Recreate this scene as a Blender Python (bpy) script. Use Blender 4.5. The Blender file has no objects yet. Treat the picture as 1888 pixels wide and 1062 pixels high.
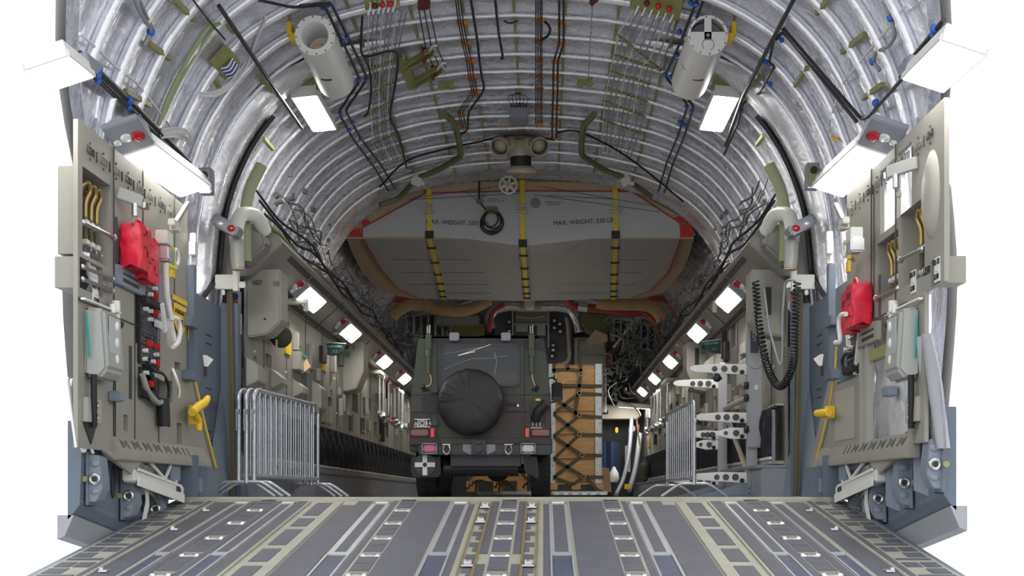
import bpy, bmesh, math, random
from mathutils import Vector, Matrix, noise
V = Vector
PI = math.pi
random.seed(7)
S = bpy.context.scene
COL = S.collection
# ---------------------------------------------------------------- camera, sky, exposure
# metres; x to the right, y forward into the hold, z up from the cargo floor; the lens is level with the floor
F, VX, VY, CX, CZ = 2342.0, 1003.0, 916.0, 0.28, 0.015
cam = bpy.data.cameras.new('camera')
cam.sensor_width = 36.0
cam.lens = 36.0*F/1888
cam.shift_x = (944-VX)/1888
cam.shift_y = (VY-531)/1888
cam.clip_end = 400
co = bpy.data.objects.new('camera', cam)
COL.objects.link(co)
co.location = (CX, 0, CZ)
co.rotation_euler = (PI/2, 0, 0)
S.camera = co
w = bpy.data.worlds.new('overcast_sky')
S.world = w
w.use_nodes = True
bg = w.node_tree.nodes['Background']
bg.inputs[0].default_value = (0.93, 0.96, 1.0, 1)
bg.inputs[1].default_value = 1.3
S.view_settings.view_transform = 'Standard'
S.view_settings.look = 'None'
S.view_settings.exposure = 0.5
S.view_settings.gamma = 1.0
S.view_settings.use_curve_mapping = False
LAMP = 30.0

# ---------------------------------------------------------------- where a direction seen from the door meets a plane
def at(px, py, d): return V((CX+(px-VX)*d/F, d, CZ+(VY-py)*d/F))
def atx(px, py, x): return at(px, py, F*(x-CX)/(px-VX))
def atz(px, py, z): return at(px, py, F*(z-CZ)/(VY-py))
WL, WR = -2.70, 2.70
def onw(s, px, py, off=0.0): return atx(px, py, s*(2.70-off))

# ---------------------------------------------------------------- mesh helpers
class MB:
    def __init__(s): s.bm = bmesh.new()
    def faces(s, vs, fs):
        b = [s.bm.verts.new(v) for v in vs]
        for f in fs:
            try: s.bm.faces.new([b[i] for i in f])
            except ValueError: pass
        return s
    def box(s, c, size, rot=None):
        h = V(size)/2
        vs = [V((i*h.x, j*h.y, k*h.z)) for i in (-1,1) for j in (-1,1) for k in (-1,1)]
        if rot is not None: vs = [rot @ v for v in vs]
        c = V(c)
        return s.faces([v+c for v in vs], [(0,1,3,2),(4,6,7,5),(0,4,5,1),(2,3,7,6),(0,2,6,4),(1,5,7,3)])
    def bx(s, x0, x1, y0, y1, z0, z1):
        return s.box(((x0+x1)/2,(y0+y1)/2,(z0+z1)/2), (abs(x1-x0),abs(y1-y0),abs(z1-z0)))
    def beam(s, p, q, w, h, up=(0,0,1)):
        p, q = V(p), V(q); d = q-p; L = d.length
        if L < 1e-6: return s
        d.normalize(); u = V(up)
        if abs(d.dot(u)) > .98: u = V((1,0,0))
        r = d.cross(u).normalized(); u = r.cross(d)
        return s.box((p+q)/2, (w, L, h), Matrix((r, d, u)).transposed())
    def prism(s, pts, vec):
        pts = [V(p) for p in pts]; vec = V(vec); n = len(pts)
        vs = pts + [p+vec for p in pts]
        fs = [tuple(range(n-1,-1,-1)), tuple(range(n, 2*n))] + [(i,(i+1)%n,(i+1)%n+n,i+n) for i in range(n)]
        return s.faces(vs, fs)
    def cyl(s, p, q, r, r2=None, n=14, cap=True):
        return s.tube([p, q], [r, r if r2 is None else r2], n, cap)
    def tube(s, pts, r, n=8, cap=True):
        pts = [V(p) for p in pts]
        if not isinstance(r, (list, tuple)): r = [r]*len(pts)
        rings = []; nr = None
        for i, p in enumerate(pts):
            a = pts[max(i-1,0)]; b = pts[min(i+1,len(pts)-1)]
            t = (b-a)
            if t.length < 1e-9: t = V((0,1,0))
            t.normalize()
            if nr is None:
                nr = t.cross(V((0,0,1)))
                if nr.length < .05: nr = t.cross(V((1,0,0)))
            nr = nr - t*nr.dot(t)
            if nr.length < 1e-6: nr = t.orthogonal()
            nr.normalize(); bn = t.cross(nr)
            rings.append([s.bm.verts.new(p+(nr*math.cos(2*PI*k/n)+bn*math.sin(2*PI*k/n))*r[i]) for k in range(n)])
        for i in range(len(rings)-1):
            for k in range(n):
                s.bm.faces.new((rings[i][k], rings[i][(k+1)%n], rings[i+1][(k+1)%n], rings[i+1][k]))
        if cap:
            s.bm.faces.new(rings[0][::-1]); s.bm.faces.new(rings[-1])
        return s
    def ring(s, c, axis, R, r, n=24, m=8):
        a = V(axis).normalized(); u = a.orthogonal().normalized(); v = a.cross(u); c = V(c)
        rows = []
        for i in range(n):
            d = u*math.cos(2*PI*i/n)+v*math.sin(2*PI*i/n)
            rows.append([s.bm.verts.new(c+d*(R+r*math.cos(2*PI*k/m))+a*r*math.sin(2*PI*k/m)) for k in range(m)])
        for i in range(n):
            for k in range(m):
                s.bm.faces.new((rows[i][k], rows[(i+1)%n][k], rows[(i+1)%n][(k+1)%m], rows[i][(k+1)%m]))
        return s
    def lathe(s, prof, c, axis=(0,0,1), n=28):
        a = V(axis).normalized(); u = a.orthogonal().normalized(); v = a.cross(u); c = V(c)
        rows = [[s.bm.verts.new(c+a*h+(u*math.cos(2*PI*k/n)+v*math.sin(2*PI*k/n))*max(r,1e-4)) for k in range(n)] for r, h in prof]
        for i in range(len(rows)-1):
            for k in range(n):
                s.bm.faces.new((rows[i][k], rows[i][(k+1)%n], rows[i+1][(k+1)%n], rows[i+1][k]))
        return s
    def ball(s, c, r, sc=(1,1,1), n=14):
        m = Matrix.Translation(V(c)) @ Matrix.Diagonal((*sc,1))
        bmesh.ops.create_uvsphere(s.bm, u_segments=n, v_segments=max(6,n//2), radius=r, matrix=m)
        return s
    def sheet(s, fn, nu, nv, thick=None):
        g = [[s.bm.verts.new(fn(i/nu, j/nv)) for j in range(nv+1)] for i in range(nu+1)]
        for i in range(nu):
            for j in range(nv):
                s.bm.faces.new((g[i][j], g[i+1][j], g[i+1][j+1], g[i][j+1]))
        if thick:
            bmesh.ops.recalc_face_normals(s.bm, faces=s.bm.faces[:])
            bmesh.ops.solidify(s.bm, geom=s.bm.faces[:], thickness=thick)
        return s
    def build(s, name, mat, parent=None, bevel=0, smooth=35, dist=0, keep=False):
        bm = s.bm
        if dist: bmesh.ops.remove_doubles(bm, verts=bm.verts[:], dist=dist)
        if not keep: bmesh.ops.recalc_face_normals(bm, faces=bm.faces[:])
        if bevel:
            es = [e for e in bm.edges if len(e.link_faces)==2 and e.calc_face_angle(0) > .6]
            bmesh.ops.bevel(bm, geom=es, offset=bevel, segments=2, affect='EDGES', clamp_overlap=True)
        bm.normal_update()
        org = V((0,0,0))
        if parent is not None: org = V(parent.get('_o', (0,0,0)))
        elif bm.verts:
            lo = V((min(v.co.x for v in bm.verts), min(v.co.y for v in bm.verts), min(v.co.z for v in bm.verts)))
            hi = V((max(v.co.x for v in bm.verts), max(v.co.y for v in bm.verts), max(v.co.z for v in bm.verts)))
            org = V(((lo.x+hi.x)/2, (lo.y+hi.y)/2, lo.z))
        bmesh.ops.translate(bm, verts=bm.verts[:], vec=-org)
        me = bpy.data.meshes.new(name)
        lim = math.radians(smooth)
        if smooth:
            for f in bm.faces: f.smooth = True
            for e in bm.edges:
                e.smooth = not (len(e.link_faces)==2 and e.calc_face_angle(0) > lim)
        bm.to_mesh(me); bm.free()
        for m in (mat if isinstance(mat, (list, tuple)) else [mat]): me.materials.append(m)
        o = bpy.data.objects.new(name, me)
        COL.objects.link(o)
        if parent is not None: o.parent = parent
        else: o.location = org
        o['_o'] = tuple(org)
        return o
def tag(o, label, cat, group=None, kind=None):
    o['label'] = label; o['category'] = cat
    if group: o['group'] = group
    if kind: o['kind'] = kind
    return o
def struct(o):
    o['kind'] = 'structure'
    return o
def thing(name, label, cat, loc, group=None):
    o = bpy.data.objects.new(name, None); COL.objects.link(o)
    o.empty_display_size = .1
    o.location = loc; o['_o'] = tuple(V(loc))
    return tag(o, label, cat, group)
def dup(o, loc=None, label=None, rotz=None, group=None):
    def cp(a, par):
        c = a.copy(); COL.objects.link(c)
        if par is not None: c.parent = par
        for ch in a.children: cp(ch, c)
        return c
    r = cp(o, None)
    if loc is not None: r.location = loc
    if rotz is not None: r.rotation_euler.z = rotz
    if label: r['label'] = label
    if group: r['group'] = group
    return r
def text(body, name, mat, parent, c, size, right, up, depth=.002, align='CENTER'):
    cu = bpy.data.curves.new(name, 'FONT')
    cu.body = body; cu.size = size; cu.extrude = depth; cu.align_x = align; cu.align_y = 'CENTER'
    t = bpy.data.objects.new(name, cu); COL.objects.link(t)
    me = bpy.data.meshes.new_from_object(t)
    bpy.data.objects.remove(t)
    me.name = name
    me.materials.clear(); me.materials.append(mat)
    r = V(right).normalized(); u = V(up).normalized(); n = r.cross(u).normalized(); u = n.cross(r)
    M = Matrix((r, u, n)).transposed().to_4x4()
    org = V(parent.get('_o', (0,0,0))) if parent is not None else V((0,0,0))
    M.translation = V(c)-org
    me.transform(M)
    o = bpy.data.objects.new(name, me); COL.objects.link(o)
    if parent is not None: o.parent = parent
    o['_o'] = tuple(org)
    return o
ORD = ('first','second','third','fourth','fifth','sixth','seventh','eighth','ninth','tenth','eleventh','twelfth','thirteenth','fourteenth','fifteenth','sixteenth','seventeenth','eighteenth','nineteenth','twentieth')
def nth(i): return ORD[i] if i < 20 else ('twenty-'+ORD[i-20] if i < 29 else 'thirtieth' if i == 29 else 'thirty-'+ORD[i-30])
def spline(pts, n=8):
    pts = [V(p) for p in pts]
    P = [pts[0]*2-pts[1]] + pts + [pts[-1]*2-pts[-2]]
    out = []
    for i in range(1, len(P)-2):
        a, b, c, d = P[i-1:i+3]
        for k in range(n):
            t = k/n
            out.append(.5*((2*b)+(c-a)*t+(2*a-5*b+4*c-d)*t*t+(3*b-a-3*c+d)*t**3))
    out.append(pts[-1])
    return out
def helix(pts, R, turns, n=10):
    c = spline(pts, 12) if len(pts) > 2 else [V(pts[0]).lerp(V(pts[1]), i/24) for i in range(25)]
    N = turns*n; out = []
    for i in range(N+1):
        f = i/N*(len(c)-1); k = min(int(f), len(c)-2); p = c[k].lerp(c[k+1], f-k)
        t = (c[k+1]-c[k]).normalized(); u = t.cross(V((0.3,1,.1))).normalized(); v = t.cross(u)
        a = 2*PI*i/n
        out.append(p+(u*math.cos(a)+v*math.sin(a))*R)
    return out

# ---------------------------------------------------------------- materials
def mat(name, col, rough=.5, metal=0.0, var=.0, scale=6.0, bump=0.0, bscale=40.0, emit=None, spec=None, coat=0):
    m = bpy.data.materials.new(name); m.use_nodes = True
    nt = m.node_tree; b = nt.nodes['Principled BSDF']
    b.inputs['Base Color'].default_value = (*col, 1)
    b.inputs['Roughness'].default_value = rough
    b.inputs['Metallic'].default_value = metal
    if spec is not None: b.inputs['Specular IOR Level'].default_value = spec
    if coat: b.inputs['Coat Weight'].default_value = coat
    if var or bump:
        tc = nt.nodes.new('ShaderNodeTexCoord')
    if var:
        nz = nt.nodes.new('ShaderNodeTexNoise'); nz.inputs['Scale'].default_value = scale
        nz.inputs['Detail'].default_value = 6; nz.inputs['Roughness'].default_value = .62
        nt.links.new(tc.outputs['Object'], nz.inputs['Vector'])
        r = nt.nodes.new('ShaderNodeValToRGB')
        r.color_ramp.elements[0].position = .3; r.color_ramp.elements[1].position = .72
        r.color_ramp.elements[0].color = (*[c*(1-var) for c in col], 1)
        r.color_ramp.elements[1].color = (*[min(1, c*(1+var)) for c in col], 1)
        nt.links.new(nz.outputs['Fac'], r.inputs['Fac'])
        nt.links.new(r.outputs['Color'], b.inputs['Base Color'])
    if bump:
        n2 = nt.nodes.new('ShaderNodeTexNoise'); n2.inputs['Scale'].default_value = bscale
        n2.inputs['Detail'].default_value = 3
        nt.links.new(tc.outputs['Object'], n2.inputs['Vector'])
        bp = nt.nodes.new('ShaderNodeBump'); bp.inputs['Strength'].default_value = bump; bp.inputs['Distance'].default_value = .02
        nt.links.new(n2.outputs['Fac'], bp.inputs['Height'])
        nt.links.new(bp.outputs['Normal'], b.inputs['Normal'])
    if emit:
        b.inputs['Emission Color'].default_value = (*emit[0], 1); b.inputs['Emission Strength'].default_value = emit[1]
    return m
def foil_mat(name, col, metal, rough, bump, sc):
    m = mat(name, col, rough, metal)
    nt = m.node_tree; b = nt.nodes['Principled BSDF']
    tc = nt.nodes.new('ShaderNodeTexCoord')
    mp = nt.nodes.new('ShaderNodeMapping'); mp.inputs['Scale'].default_value = (.8, 1.9, .8)
    nt.links.new(tc.outputs['Object'], mp.inputs['Vector'])
    wv = nt.nodes.new('ShaderNodeTexNoise'); wv.inputs['Scale'].default_value = sc; wv.inputs['Detail'].default_value = 1.5
    wv.inputs['Distortion'].default_value = 1.2
    nt.links.new(mp.outputs['Vector'], wv.inputs['Vector'])
    vo2 = nt.nodes.new('ShaderNodeTexNoise'); vo2.inputs['Scale'].default_value = sc*3; vo2.inputs['Detail'].default_value = 1
    vo2.inputs['Distortion'].default_value = 2.2
    nt.links.new(mp.outputs['Vector'], vo2.inputs['Vector'])
    sc_ = nt.nodes.new('ShaderNodeMath'); sc_.operation = 'MULTIPLY'; sc_.inputs[1].default_value = .35
    nt.links.new(vo2.outputs['Fac'], sc_.inputs[0])
    ad = nt.nodes.new('ShaderNodeMath'); ad.operation = 'ADD'
    nt.links.new(wv.outputs['Fac'], ad.inputs[0]); nt.links.new(sc_.outputs[0], ad.inputs[1])
    bp = nt.nodes.new('ShaderNodeBump'); bp.inputs['Strength'].default_value = bump; bp.inputs['Distance'].default_value = .03
    nt.links.new(ad.outputs[0], bp.inputs['Height']); nt.links.new(bp.outputs['Normal'], b.inputs['Normal'])
    rr = nt.nodes.new('ShaderNodeMapRange'); rr.inputs['To Min'].default_value = rough-.12; rr.inputs['To Max'].default_value = rough+.15
    nt.links.new(vo2.outputs['Fac'], rr.inputs['Value']); nt.links.new(rr.outputs['Result'], b.inputs['Roughness'])
    return m
M = {
 'foil': foil_mat('silver_blanket', (.70,.70,.755), .64, .26, .5, 1.9),
 'foil2': foil_mat('crumpled_foil', (.55,.54,.53), .85, .3, .8, 3),
 'rib': foil_mat('silver_rib_wrap', (.84,.84,.87), .45, .26, .4, 2.0),  # paler than the blanket: the ribs' highlight is partly put into the colour
 'panel': mat('beige_grey_panel', (.27,.258,.22), .5, 0, .06, 2.5),
 'panel2': mat('light_beige_panel', (.36,.345,.30), .5, 0, .05, 3),
 'cove': mat('taupe_grey_soffit', (.215,.205,.182), .5, 0, .05, 3),
 'slot': mat('dark_vent_slot', (.05,.045,.04), .7),
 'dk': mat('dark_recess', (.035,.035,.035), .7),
 'blk': mat('black_rubber', (.012,.012,.013), .55),
 'blkm': mat('black_painted_metal', (.02,.02,.022), .4),
 'gb': mat('blue_grey_paint', (.12,.147,.185), .45, 0, .08, 4),
 'gb2': mat('pale_blue_grey_paint', (.20,.235,.285), .45, 0, .06, 4),
 'gblug': mat('grey_lug_paint', (.20,.23,.275), .45, 0, .1, 8),
 'oliv': mat('olive_primer', (.27,.27,.10), .5, 0, .12, 8),
 'oliv2': mat('dark_olive_hose', (.15,.16,.075), .6), 'oliv3': mat('dark_green_plastic', (.05,.06,.035), .5), 'lockrail': mat('dull_brown_rail', (.24,.19,.09), .45, .3),
 'sage': mat('pale_green_duct', (.32,.36,.20), .5),
 'white': mat('white_paint', (.72,.71,.68), .4, 0, .04, 6),
 'wfit': mat('white_fitting', (.66,.65,.60), .4, 0, .08, 10),
 'grey': mat('mid_grey_paint', (.34,.345,.36), .4, 0, .05, 5),
 'lamphs': mat('lamp_housing_grey', (.22,.235,.265), .45),
 'red': mat('red_lens', (.35,.008,.02), .2, coat=.4),
 'redbag': mat('red_nylon', (.62,.008,.035), .42, 0, .2, 10, .3, 14),
 'redp': mat('red_paint', (.5,.02,.015), .4),
 'redh': mat('dull_red_hose', (.36,.05,.03), .5),
 'dred': mat('dark_red_board', (.12,.012,.015), .5),
 'steel': mat('steel', (.5,.5,.5), .3, .9, .1, 12),
 'galv': mat('galvanised_steel', (.48,.50,.53), .4, .75, .15, 30),
 'alu': mat('bare_aluminium', (.62,.62,.62), .35, .85, .08, 14),
 'brass': mat('yellow_brass', (.34,.24,.09), .35, .8, .2, 14),
 'yel': mat('yellow_paint', (.78,.50,.02), .45),
 'ystrap': mat('yellow_webbing', (.72,.56,.04), .7, 0, .15, 20),
 'ora': mat('orange_clip', (.75,.26,.03), .5),
 'blue': mat('blue_clip', (.03,.12,.55), .45),
 'seat': mat('navy_black_webbing', (.012,.013,.02), .8, 0, .3, 12),
 'tan': mat('tan_liner', (.47,.36,.235), .7, 0, .08, 4),
 'tan2': mat('tan_duct_blanket', (.40,.27,.13), .75, 0, .2, 4, .4, 8),
 'tand': mat('beige_duct', (.40,.36,.28), .45),
 'boxg': mat('pale_grey_fairing', (.47,.465,.465), .6, 0, .04, 2),
 'boxshade': mat('shaded_fairing_grey', (.39,.385,.375), .6, 0, .05, 2),  # darker copy of the fairing grey: underside shade put into the colour
 'ramp': mat('ramp_bare_metal', (.31,.305,.245), .55, .12, .12, 6),
 'ramps': mat('ramp_silver_frame', (.36,.37,.385), .45, .3, .1, 8),
 'grip': mat('grey_antiskid', (.078,.078,.098), .6, 0, .16, 3, .25, 160),
 'gripb': mat('blue_recess_antiskid', (.05,.06,.10), .55, 0, .3, 5, .25, 120),
 'wood': None, 'whitec': mat('white_corner_board', (.75,.78,.78), .6),
 'net': mat('olive_brown_webbing', (.105,.09,.05), .8),
 'green': mat('green_placard', (.05,.30,.10), .5),
 'teal': mat('teal_sheet', (.02,.33,.28), .5),
 'mint': mat('mint_lettering', (.15,.55,.42), .5),
 'sign': mat('dark_grey_sign', (.06,.065,.075), .5),
 'helm': mat('dark_green_cloth', (.05,.055,.03), .8),
 'ltan': mat('pale_tan_tag', (.62,.42,.25), .7),
 'wcord': mat('white_cord', (.72,.72,.72), .5),
 'gcord': mat('grey_cord', (.28,.28,.29), .5),
 'bundle': mat('grey_wire_bundle', (.16,.16,.15), .45, .3),
 'conduit': mat('dark_conduit', (.035,.035,.04), .4, .3),
 'ink': mat('black_ink', (.02,.02,.02), .6),
 'inkg': mat('faded_grey_ink', (.16,.16,.15), .6),
 'lamp': mat('fluorescent_diffuser', (.8,.8,.8), .4, emit=((1.0,.98,.94), LAMP)),
 'lens': mat('clear_lens', (.75,.75,.74), .15, .4),
 'lensw': mat('frosted_lens', (.42,.435,.42), .3),
 'cover': mat('pale_grey_cover', (.31,.315,.29), .45),
 'rubber': mat('tyre_rubber', (.014,.014,.015), .8, 0, .2, 20),
 'concrete': mat('light_concrete', (.62,.62,.62), .9, 0, .06, .6),
 'skyw': mat('floor_grey', (.30,.30,.30), .6, 0, .15, 3),
 'bluer': mat('blue_cloth', (.02,.04,.10), .8),
 'plast': mat('white_plastic', (.75,.75,.76), .4),
 'card': mat('brown_cardboard', (.35,.22,.11), .8),
}
def wood_mat():
    m = mat('pale_plywood', (.55,.29,.10), .6)
    nt = m.node_tree; b = nt.nodes['Principled BSDF']
    tc = nt.nodes.new('ShaderNodeTexCoord'); mp = nt.nodes.new('ShaderNodeMapping'); mp.inputs['Scale'].default_value = (1.2, 6, 14)
    nz = nt.nodes.new('ShaderNodeTexNoise'); nz.inputs['Scale'].default_value = 2.4; nz.inputs['Detail'].default_value = 5; nz.inputs['Distortion'].default_value = .8
    r = nt.nodes.new('ShaderNodeValToRGB'); r.color_ramp.elements[0].position = .3; r.color_ramp.elements[1].position = .75
    r.color_ramp.elements[0].color = (.52,.27,.09,1); r.color_ramp.elements[1].color = (.74,.44,.18,1)
    nt.links.new(tc.outputs['Object'], mp.inputs['Vector']); nt.links.new(mp.outputs['Vector'], nz.inputs['Vector'])
    nt.links.new(nz.outputs['Fac'], r.inputs['Fac']); nt.links.new(r.outputs['Color'], b.inputs['Base Color'])
    return m
M['wood'] = wood_mat()
def camo_mat():
    # irregular paint blotches: centres and sizes in the vehicle's own coordinates
    m = mat('three_tone_camouflage', (.05,.06,.04), .5)
    nt = m.node_tree; b = nt.nodes['Principled BSDF']
    tc = nt.nodes.new('ShaderNodeTexCoord')
    nz = nt.nodes.new('ShaderNodeTexNoise'); nz.inputs['Scale'].default_value = 1.6; nz.inputs['Detail'].default_value = 1
    sb = nt.nodes.new('ShaderNodeVectorMath'); sb.operation = 'SUBTRACT'; sb.inputs[1].default_value = (.5,.5,.5)
    ml = nt.nodes.new('ShaderNodeVectorMath'); ml.operation = 'SCALE'; ml.inputs['Scale'].default_value = .9
    ad = nt.nodes.new('ShaderNodeVectorMath'); ad.operation = 'ADD'
    nt.links.new(tc.outputs['Object'], nz.inputs['Vector']); nt.links.new(nz.outputs['Color'], sb.inputs[0]); nt.links.new(sb.outputs[0], ml.inputs[0])
    nt.links.new(tc.outputs['Object'], ad.inputs[0]); nt.links.new(ml.outputs[0], ad.inputs[1])
    prev = None
    G, B = (.034,.044,.026,1), (.036,.021,.017,1)
    for c, r, col in (((-.78,-1.8,1.45),.33,G),((-.80,-1.8,1.05),.22,G),((.66,-1.8,1.5),.30,G),((-.30,-1.8,.72),.24,G),((.55,-1.8,.95),.40,B),((-.75,-1.8,.75),.22,B),((.1,-1.8,1.83),.2,B),
                      ((-.85,-.6,1.2),.5,G),((.85,-.7,1.2),.45,G),((.85,.6,.9),.5,B),((-.85,.7,.9),.5,B),((0,-.4,1.95),.5,G),((0,.7,1.95),.4,B)):
        ds = nt.nodes.new('ShaderNodeVectorMath'); ds.operation = 'DISTANCE'; ds.inputs[1].default_value = c
        lt = nt.nodes.new('ShaderNodeMath'); lt.operation = 'LESS_THAN'; lt.inputs[1].default_value = r
        mx = nt.nodes.new('ShaderNodeMix'); mx.data_type = 'RGBA'
        nt.links.new(ad.outputs[0], ds.inputs[0]); nt.links.new(ds.outputs['Value'], lt.inputs[0]); nt.links.new(lt.outputs[0], mx.inputs['Factor'])
        if prev is None: mx.inputs[6].default_value = (.012,.012,.014,1)
        else: nt.links.new(prev, mx.inputs[6])
        mx.inputs[7].default_value = col; prev = mx.outputs[2]
    nt.links.new(prev, b.inputs['Base Color'])
    return m
M['camo'] = camo_mat()
M['glass'] = mat('dark_plastic_window', (.02,.022,.024), .12, 0, spec=.6)
# ================================================================ THE HULL
HP = [(0,4.54),(.6,4.51),(1.2,4.43),(1.8,4.25),(2.3,3.94),(2.66,3.50),(2.91,2.90),(3.0,2.25),(3.05,1.6),(3.02,1.0),(2.95,.3),(2.9,.0)]
_half = spline([V((a,0,b)) for a,b in HP], 10)
_len = [0]
for i in range(1, len(_half)): _len.append(_len[-1]+(_half[i]-_half[i-1]).length)
ULEN = _len[-1]
def prof(u, off=0.0):
    # point of the hoop curve at arc length u from the crown (signed), pushed inward by off
    s = -1 if u < 0 else 1; a = min(abs(u), ULEN)
    k = 0
    while k < len(_len)-2 and _len[k+1] < a: k += 1
    t = (a-_len[k])/(_len[k+1]-_len[k]); p = _half[k].lerp(_half[k+1], t)
    d = (_half[k+1]-_half[max(k-1,0)]).normalized(); n = V((d.z,0,-d.x))   # inward normal of the right half
    p = p+n*off
    return V((s*p.x, 0, p.z))
def shell_at(px, py, off=0.0):
    # where a sight line meets the hoop curve pushed inward by off
    a, b = (px-VX)/F, (VY-py)/F
    lo = 3.0; d = lo
    def inside(d):
        x = abs(CX+a*d); z = CZ+b*d
        for i in range(len(_half)-1):
            p, q = _half[i], _half[i+1]
            n = V((q.z-p.z, 0, -(q.x-p.x))).normalized()
            if (V((x,0,z))-p).dot(n) < off and (V((x,0,z))-p).length < .9: return False
        return z < 5
    while d < 40:
        if not inside(d): break
        d += .04
    return at(px, py, d)
FR0, FRP = 11.9, .52
FRAMES = [FR0+FRP*k for k in range(-11, 11)]
def yend(x, z):
    base = 9.22-.01*x-.98*(z-2.4)
    return min(base, 9.2 if x < 0 else 9.0) if z < 2.3 else base
mb = MB()
U0 = ULEN-.02
NU = 220
us = [-U0+2*U0*i/NU for i in range(NU+1)]
ys = []
y = 5.9
while y < 31.0:
    ys.append(y); y += .0347 if y < 18.4 else .2
rows = []
for i, u in enumerate(us):
    col = []
    for yy in ys:
        ph = ((yy-FR0)/FRP) % 1.0
        edge = min(ph, 1-ph)*2            # 0 on a frame, 1 between two frames
        sag = -.004 - .085*max(0.0, math.sin(PI*ph))**.55
        far = 1.0 if yy > 12.3 else .45
        nz = noise.noise(V((u*1.3, yy*2.2, 3)))*.012*(.25+.75*edge) + noise.noise(V((u*2.4, yy*4, 9)))*.012*edge
        if yy > 18.3: sag -= .35
        p = prof(u, sag+nz*far)
        ye = yend(p.x, p.z)
        col.append(mb.bm.verts.new((p.x, max(yy, ye), p.z)))
    rows.append(col)
for i in range(NU):
    for j in range(len(ys)-1):
        if rows[i][j+1].co.y-rows[i][j].co.y < 1e-4 and rows[i+1][j+1].co.y-rows[i+1][j].co.y < 1e-4: continue
        mb.bm.faces.new((rows[i][j], rows[i+1][j], rows[i+1][j+1], rows[i][j+1]))
bmesh.ops.delete(mb.bm, geom=[v for v in mb.bm.verts if not v.link_faces], context='VERTS')
struct(mb.build('ceiling', M['foil'], smooth=60))
# outer skin, so the hull is closed from outside
mb = MB()
def skin(a, b):
    u = -U0+2*U0*a; p = prof(u, -.16); ye = yend(p.x, p.z)
    return V((p.x, ye+(18.3-ye)*b, p.z))
mb.sheet(skin, 60, 8)
struct(mb.build('trim_100', M['white']))
# wrapped hoop frames
def hoop(y, u0, u1, off, r, n=90):
    m = MB(); run = []
    def flush():
        if len(run) > 2:
            m.tube(run, r, 8)
        run.clear()
    for i in range(n+1):
        u = u0+(u1-u0)*i/n; q = prof(u, off)
        if yend(q.x, q.z) < y:
            run.append(V((q.x, y+noise.noise(V((u*2.0, y*3, 1)))*.014, q.z+noise.noise(V((u*3.0, y*2, 4)))*.006))); 
        else: flush()
    flush()
    return m
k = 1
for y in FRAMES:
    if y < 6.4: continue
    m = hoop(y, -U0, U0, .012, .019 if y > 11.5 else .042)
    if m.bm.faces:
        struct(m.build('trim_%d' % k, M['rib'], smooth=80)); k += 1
# wide frame at the front of the door bay with its black rubber seal
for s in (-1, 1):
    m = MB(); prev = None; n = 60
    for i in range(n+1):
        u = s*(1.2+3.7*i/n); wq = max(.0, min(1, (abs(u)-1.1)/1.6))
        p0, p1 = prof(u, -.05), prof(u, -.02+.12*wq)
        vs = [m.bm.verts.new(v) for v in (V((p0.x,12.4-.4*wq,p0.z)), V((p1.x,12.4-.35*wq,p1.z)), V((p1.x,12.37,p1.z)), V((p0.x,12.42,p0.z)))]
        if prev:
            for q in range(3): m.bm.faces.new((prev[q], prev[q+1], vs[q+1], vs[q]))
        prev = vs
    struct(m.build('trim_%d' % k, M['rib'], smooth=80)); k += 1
    pts = [prof(s*(2.62+1.75*i/16), .125)+V((0,12.35,0)) for i in range(17)]
    pts += [pts[-1]+V((s*.03,-.25,-.18)), pts[-1]+V((s*.07,-.55,-.40)), pts[-1]+V((s*.06,-.85,-.50))]
    m = MB(); m.tube(spline(pts, 3), .026, 8)
    tag(m.build('rubber_door_seal', M['blk']), 'long black rubber seal running down the %s edge of the silver hull lining' % ('left' if s < 0 else 'right'), 'seal', 'door seals')

# floors and ground
m = MB(); m.bx(-2.72, 2.72, 10.52, 31.2, -.25, 0)
struct(m.build('floor', M['skyw']))
m = MB(); m.bx(-60, 60, -30, 60, -1.95, -1.75)
struct(m.build('ground', M['concrete']))
# forward bulkhead
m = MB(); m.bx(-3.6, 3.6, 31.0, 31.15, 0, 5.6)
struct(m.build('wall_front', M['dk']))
# cargo floor sills along both walls with tie-down ticks
for s, nm in ((-1,'left'), (1,'right')):
    m = MB()
    m.bx(s*2.45, s*2.72, 12.7, 31, 0, .30)
    m.bx(s*2.40, s*2.72, 12.7, 31, .30, .335)
    o = struct(m.build('baseboard_'+nm, M['lamphs'], bevel=.01))
    t = MB()
    for i in range(28):
        yy = 13.2+i*.61
        t.bx(s*2.447, s*2.452, yy, yy+.03, .08, .2)
    t.build('tick_marks', M['panel2'], o)
# ================================================================ CARGO RAMP
RS = .145
RN = V((0, -RS, 1)).normalized()
def rz(y): return -.004-RS*(10.5-y)
rp = thing('cargo_ramp', 'wide sloping metal cargo ramp with dark anti-skid strips and roller trays', 'ramp', (0,8,-.36))
RA, RB = 4.6, 10.46
def slab(m, x0, x1, y0, y1, h0, h1):
    pts = [(x0,y0),(x1,y0),(x1,y1),(x0,y1)]
    vs = [V((a,b,rz(b)+h)) for h in (h0,h1) for a,b in pts]
    m.faces(vs, [(3,2,1,0),(4,5,6,7),(0,1,5,4),(1,2,6,5),(2,3,7,6),(3,0,4,7)])
K = .97
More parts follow.
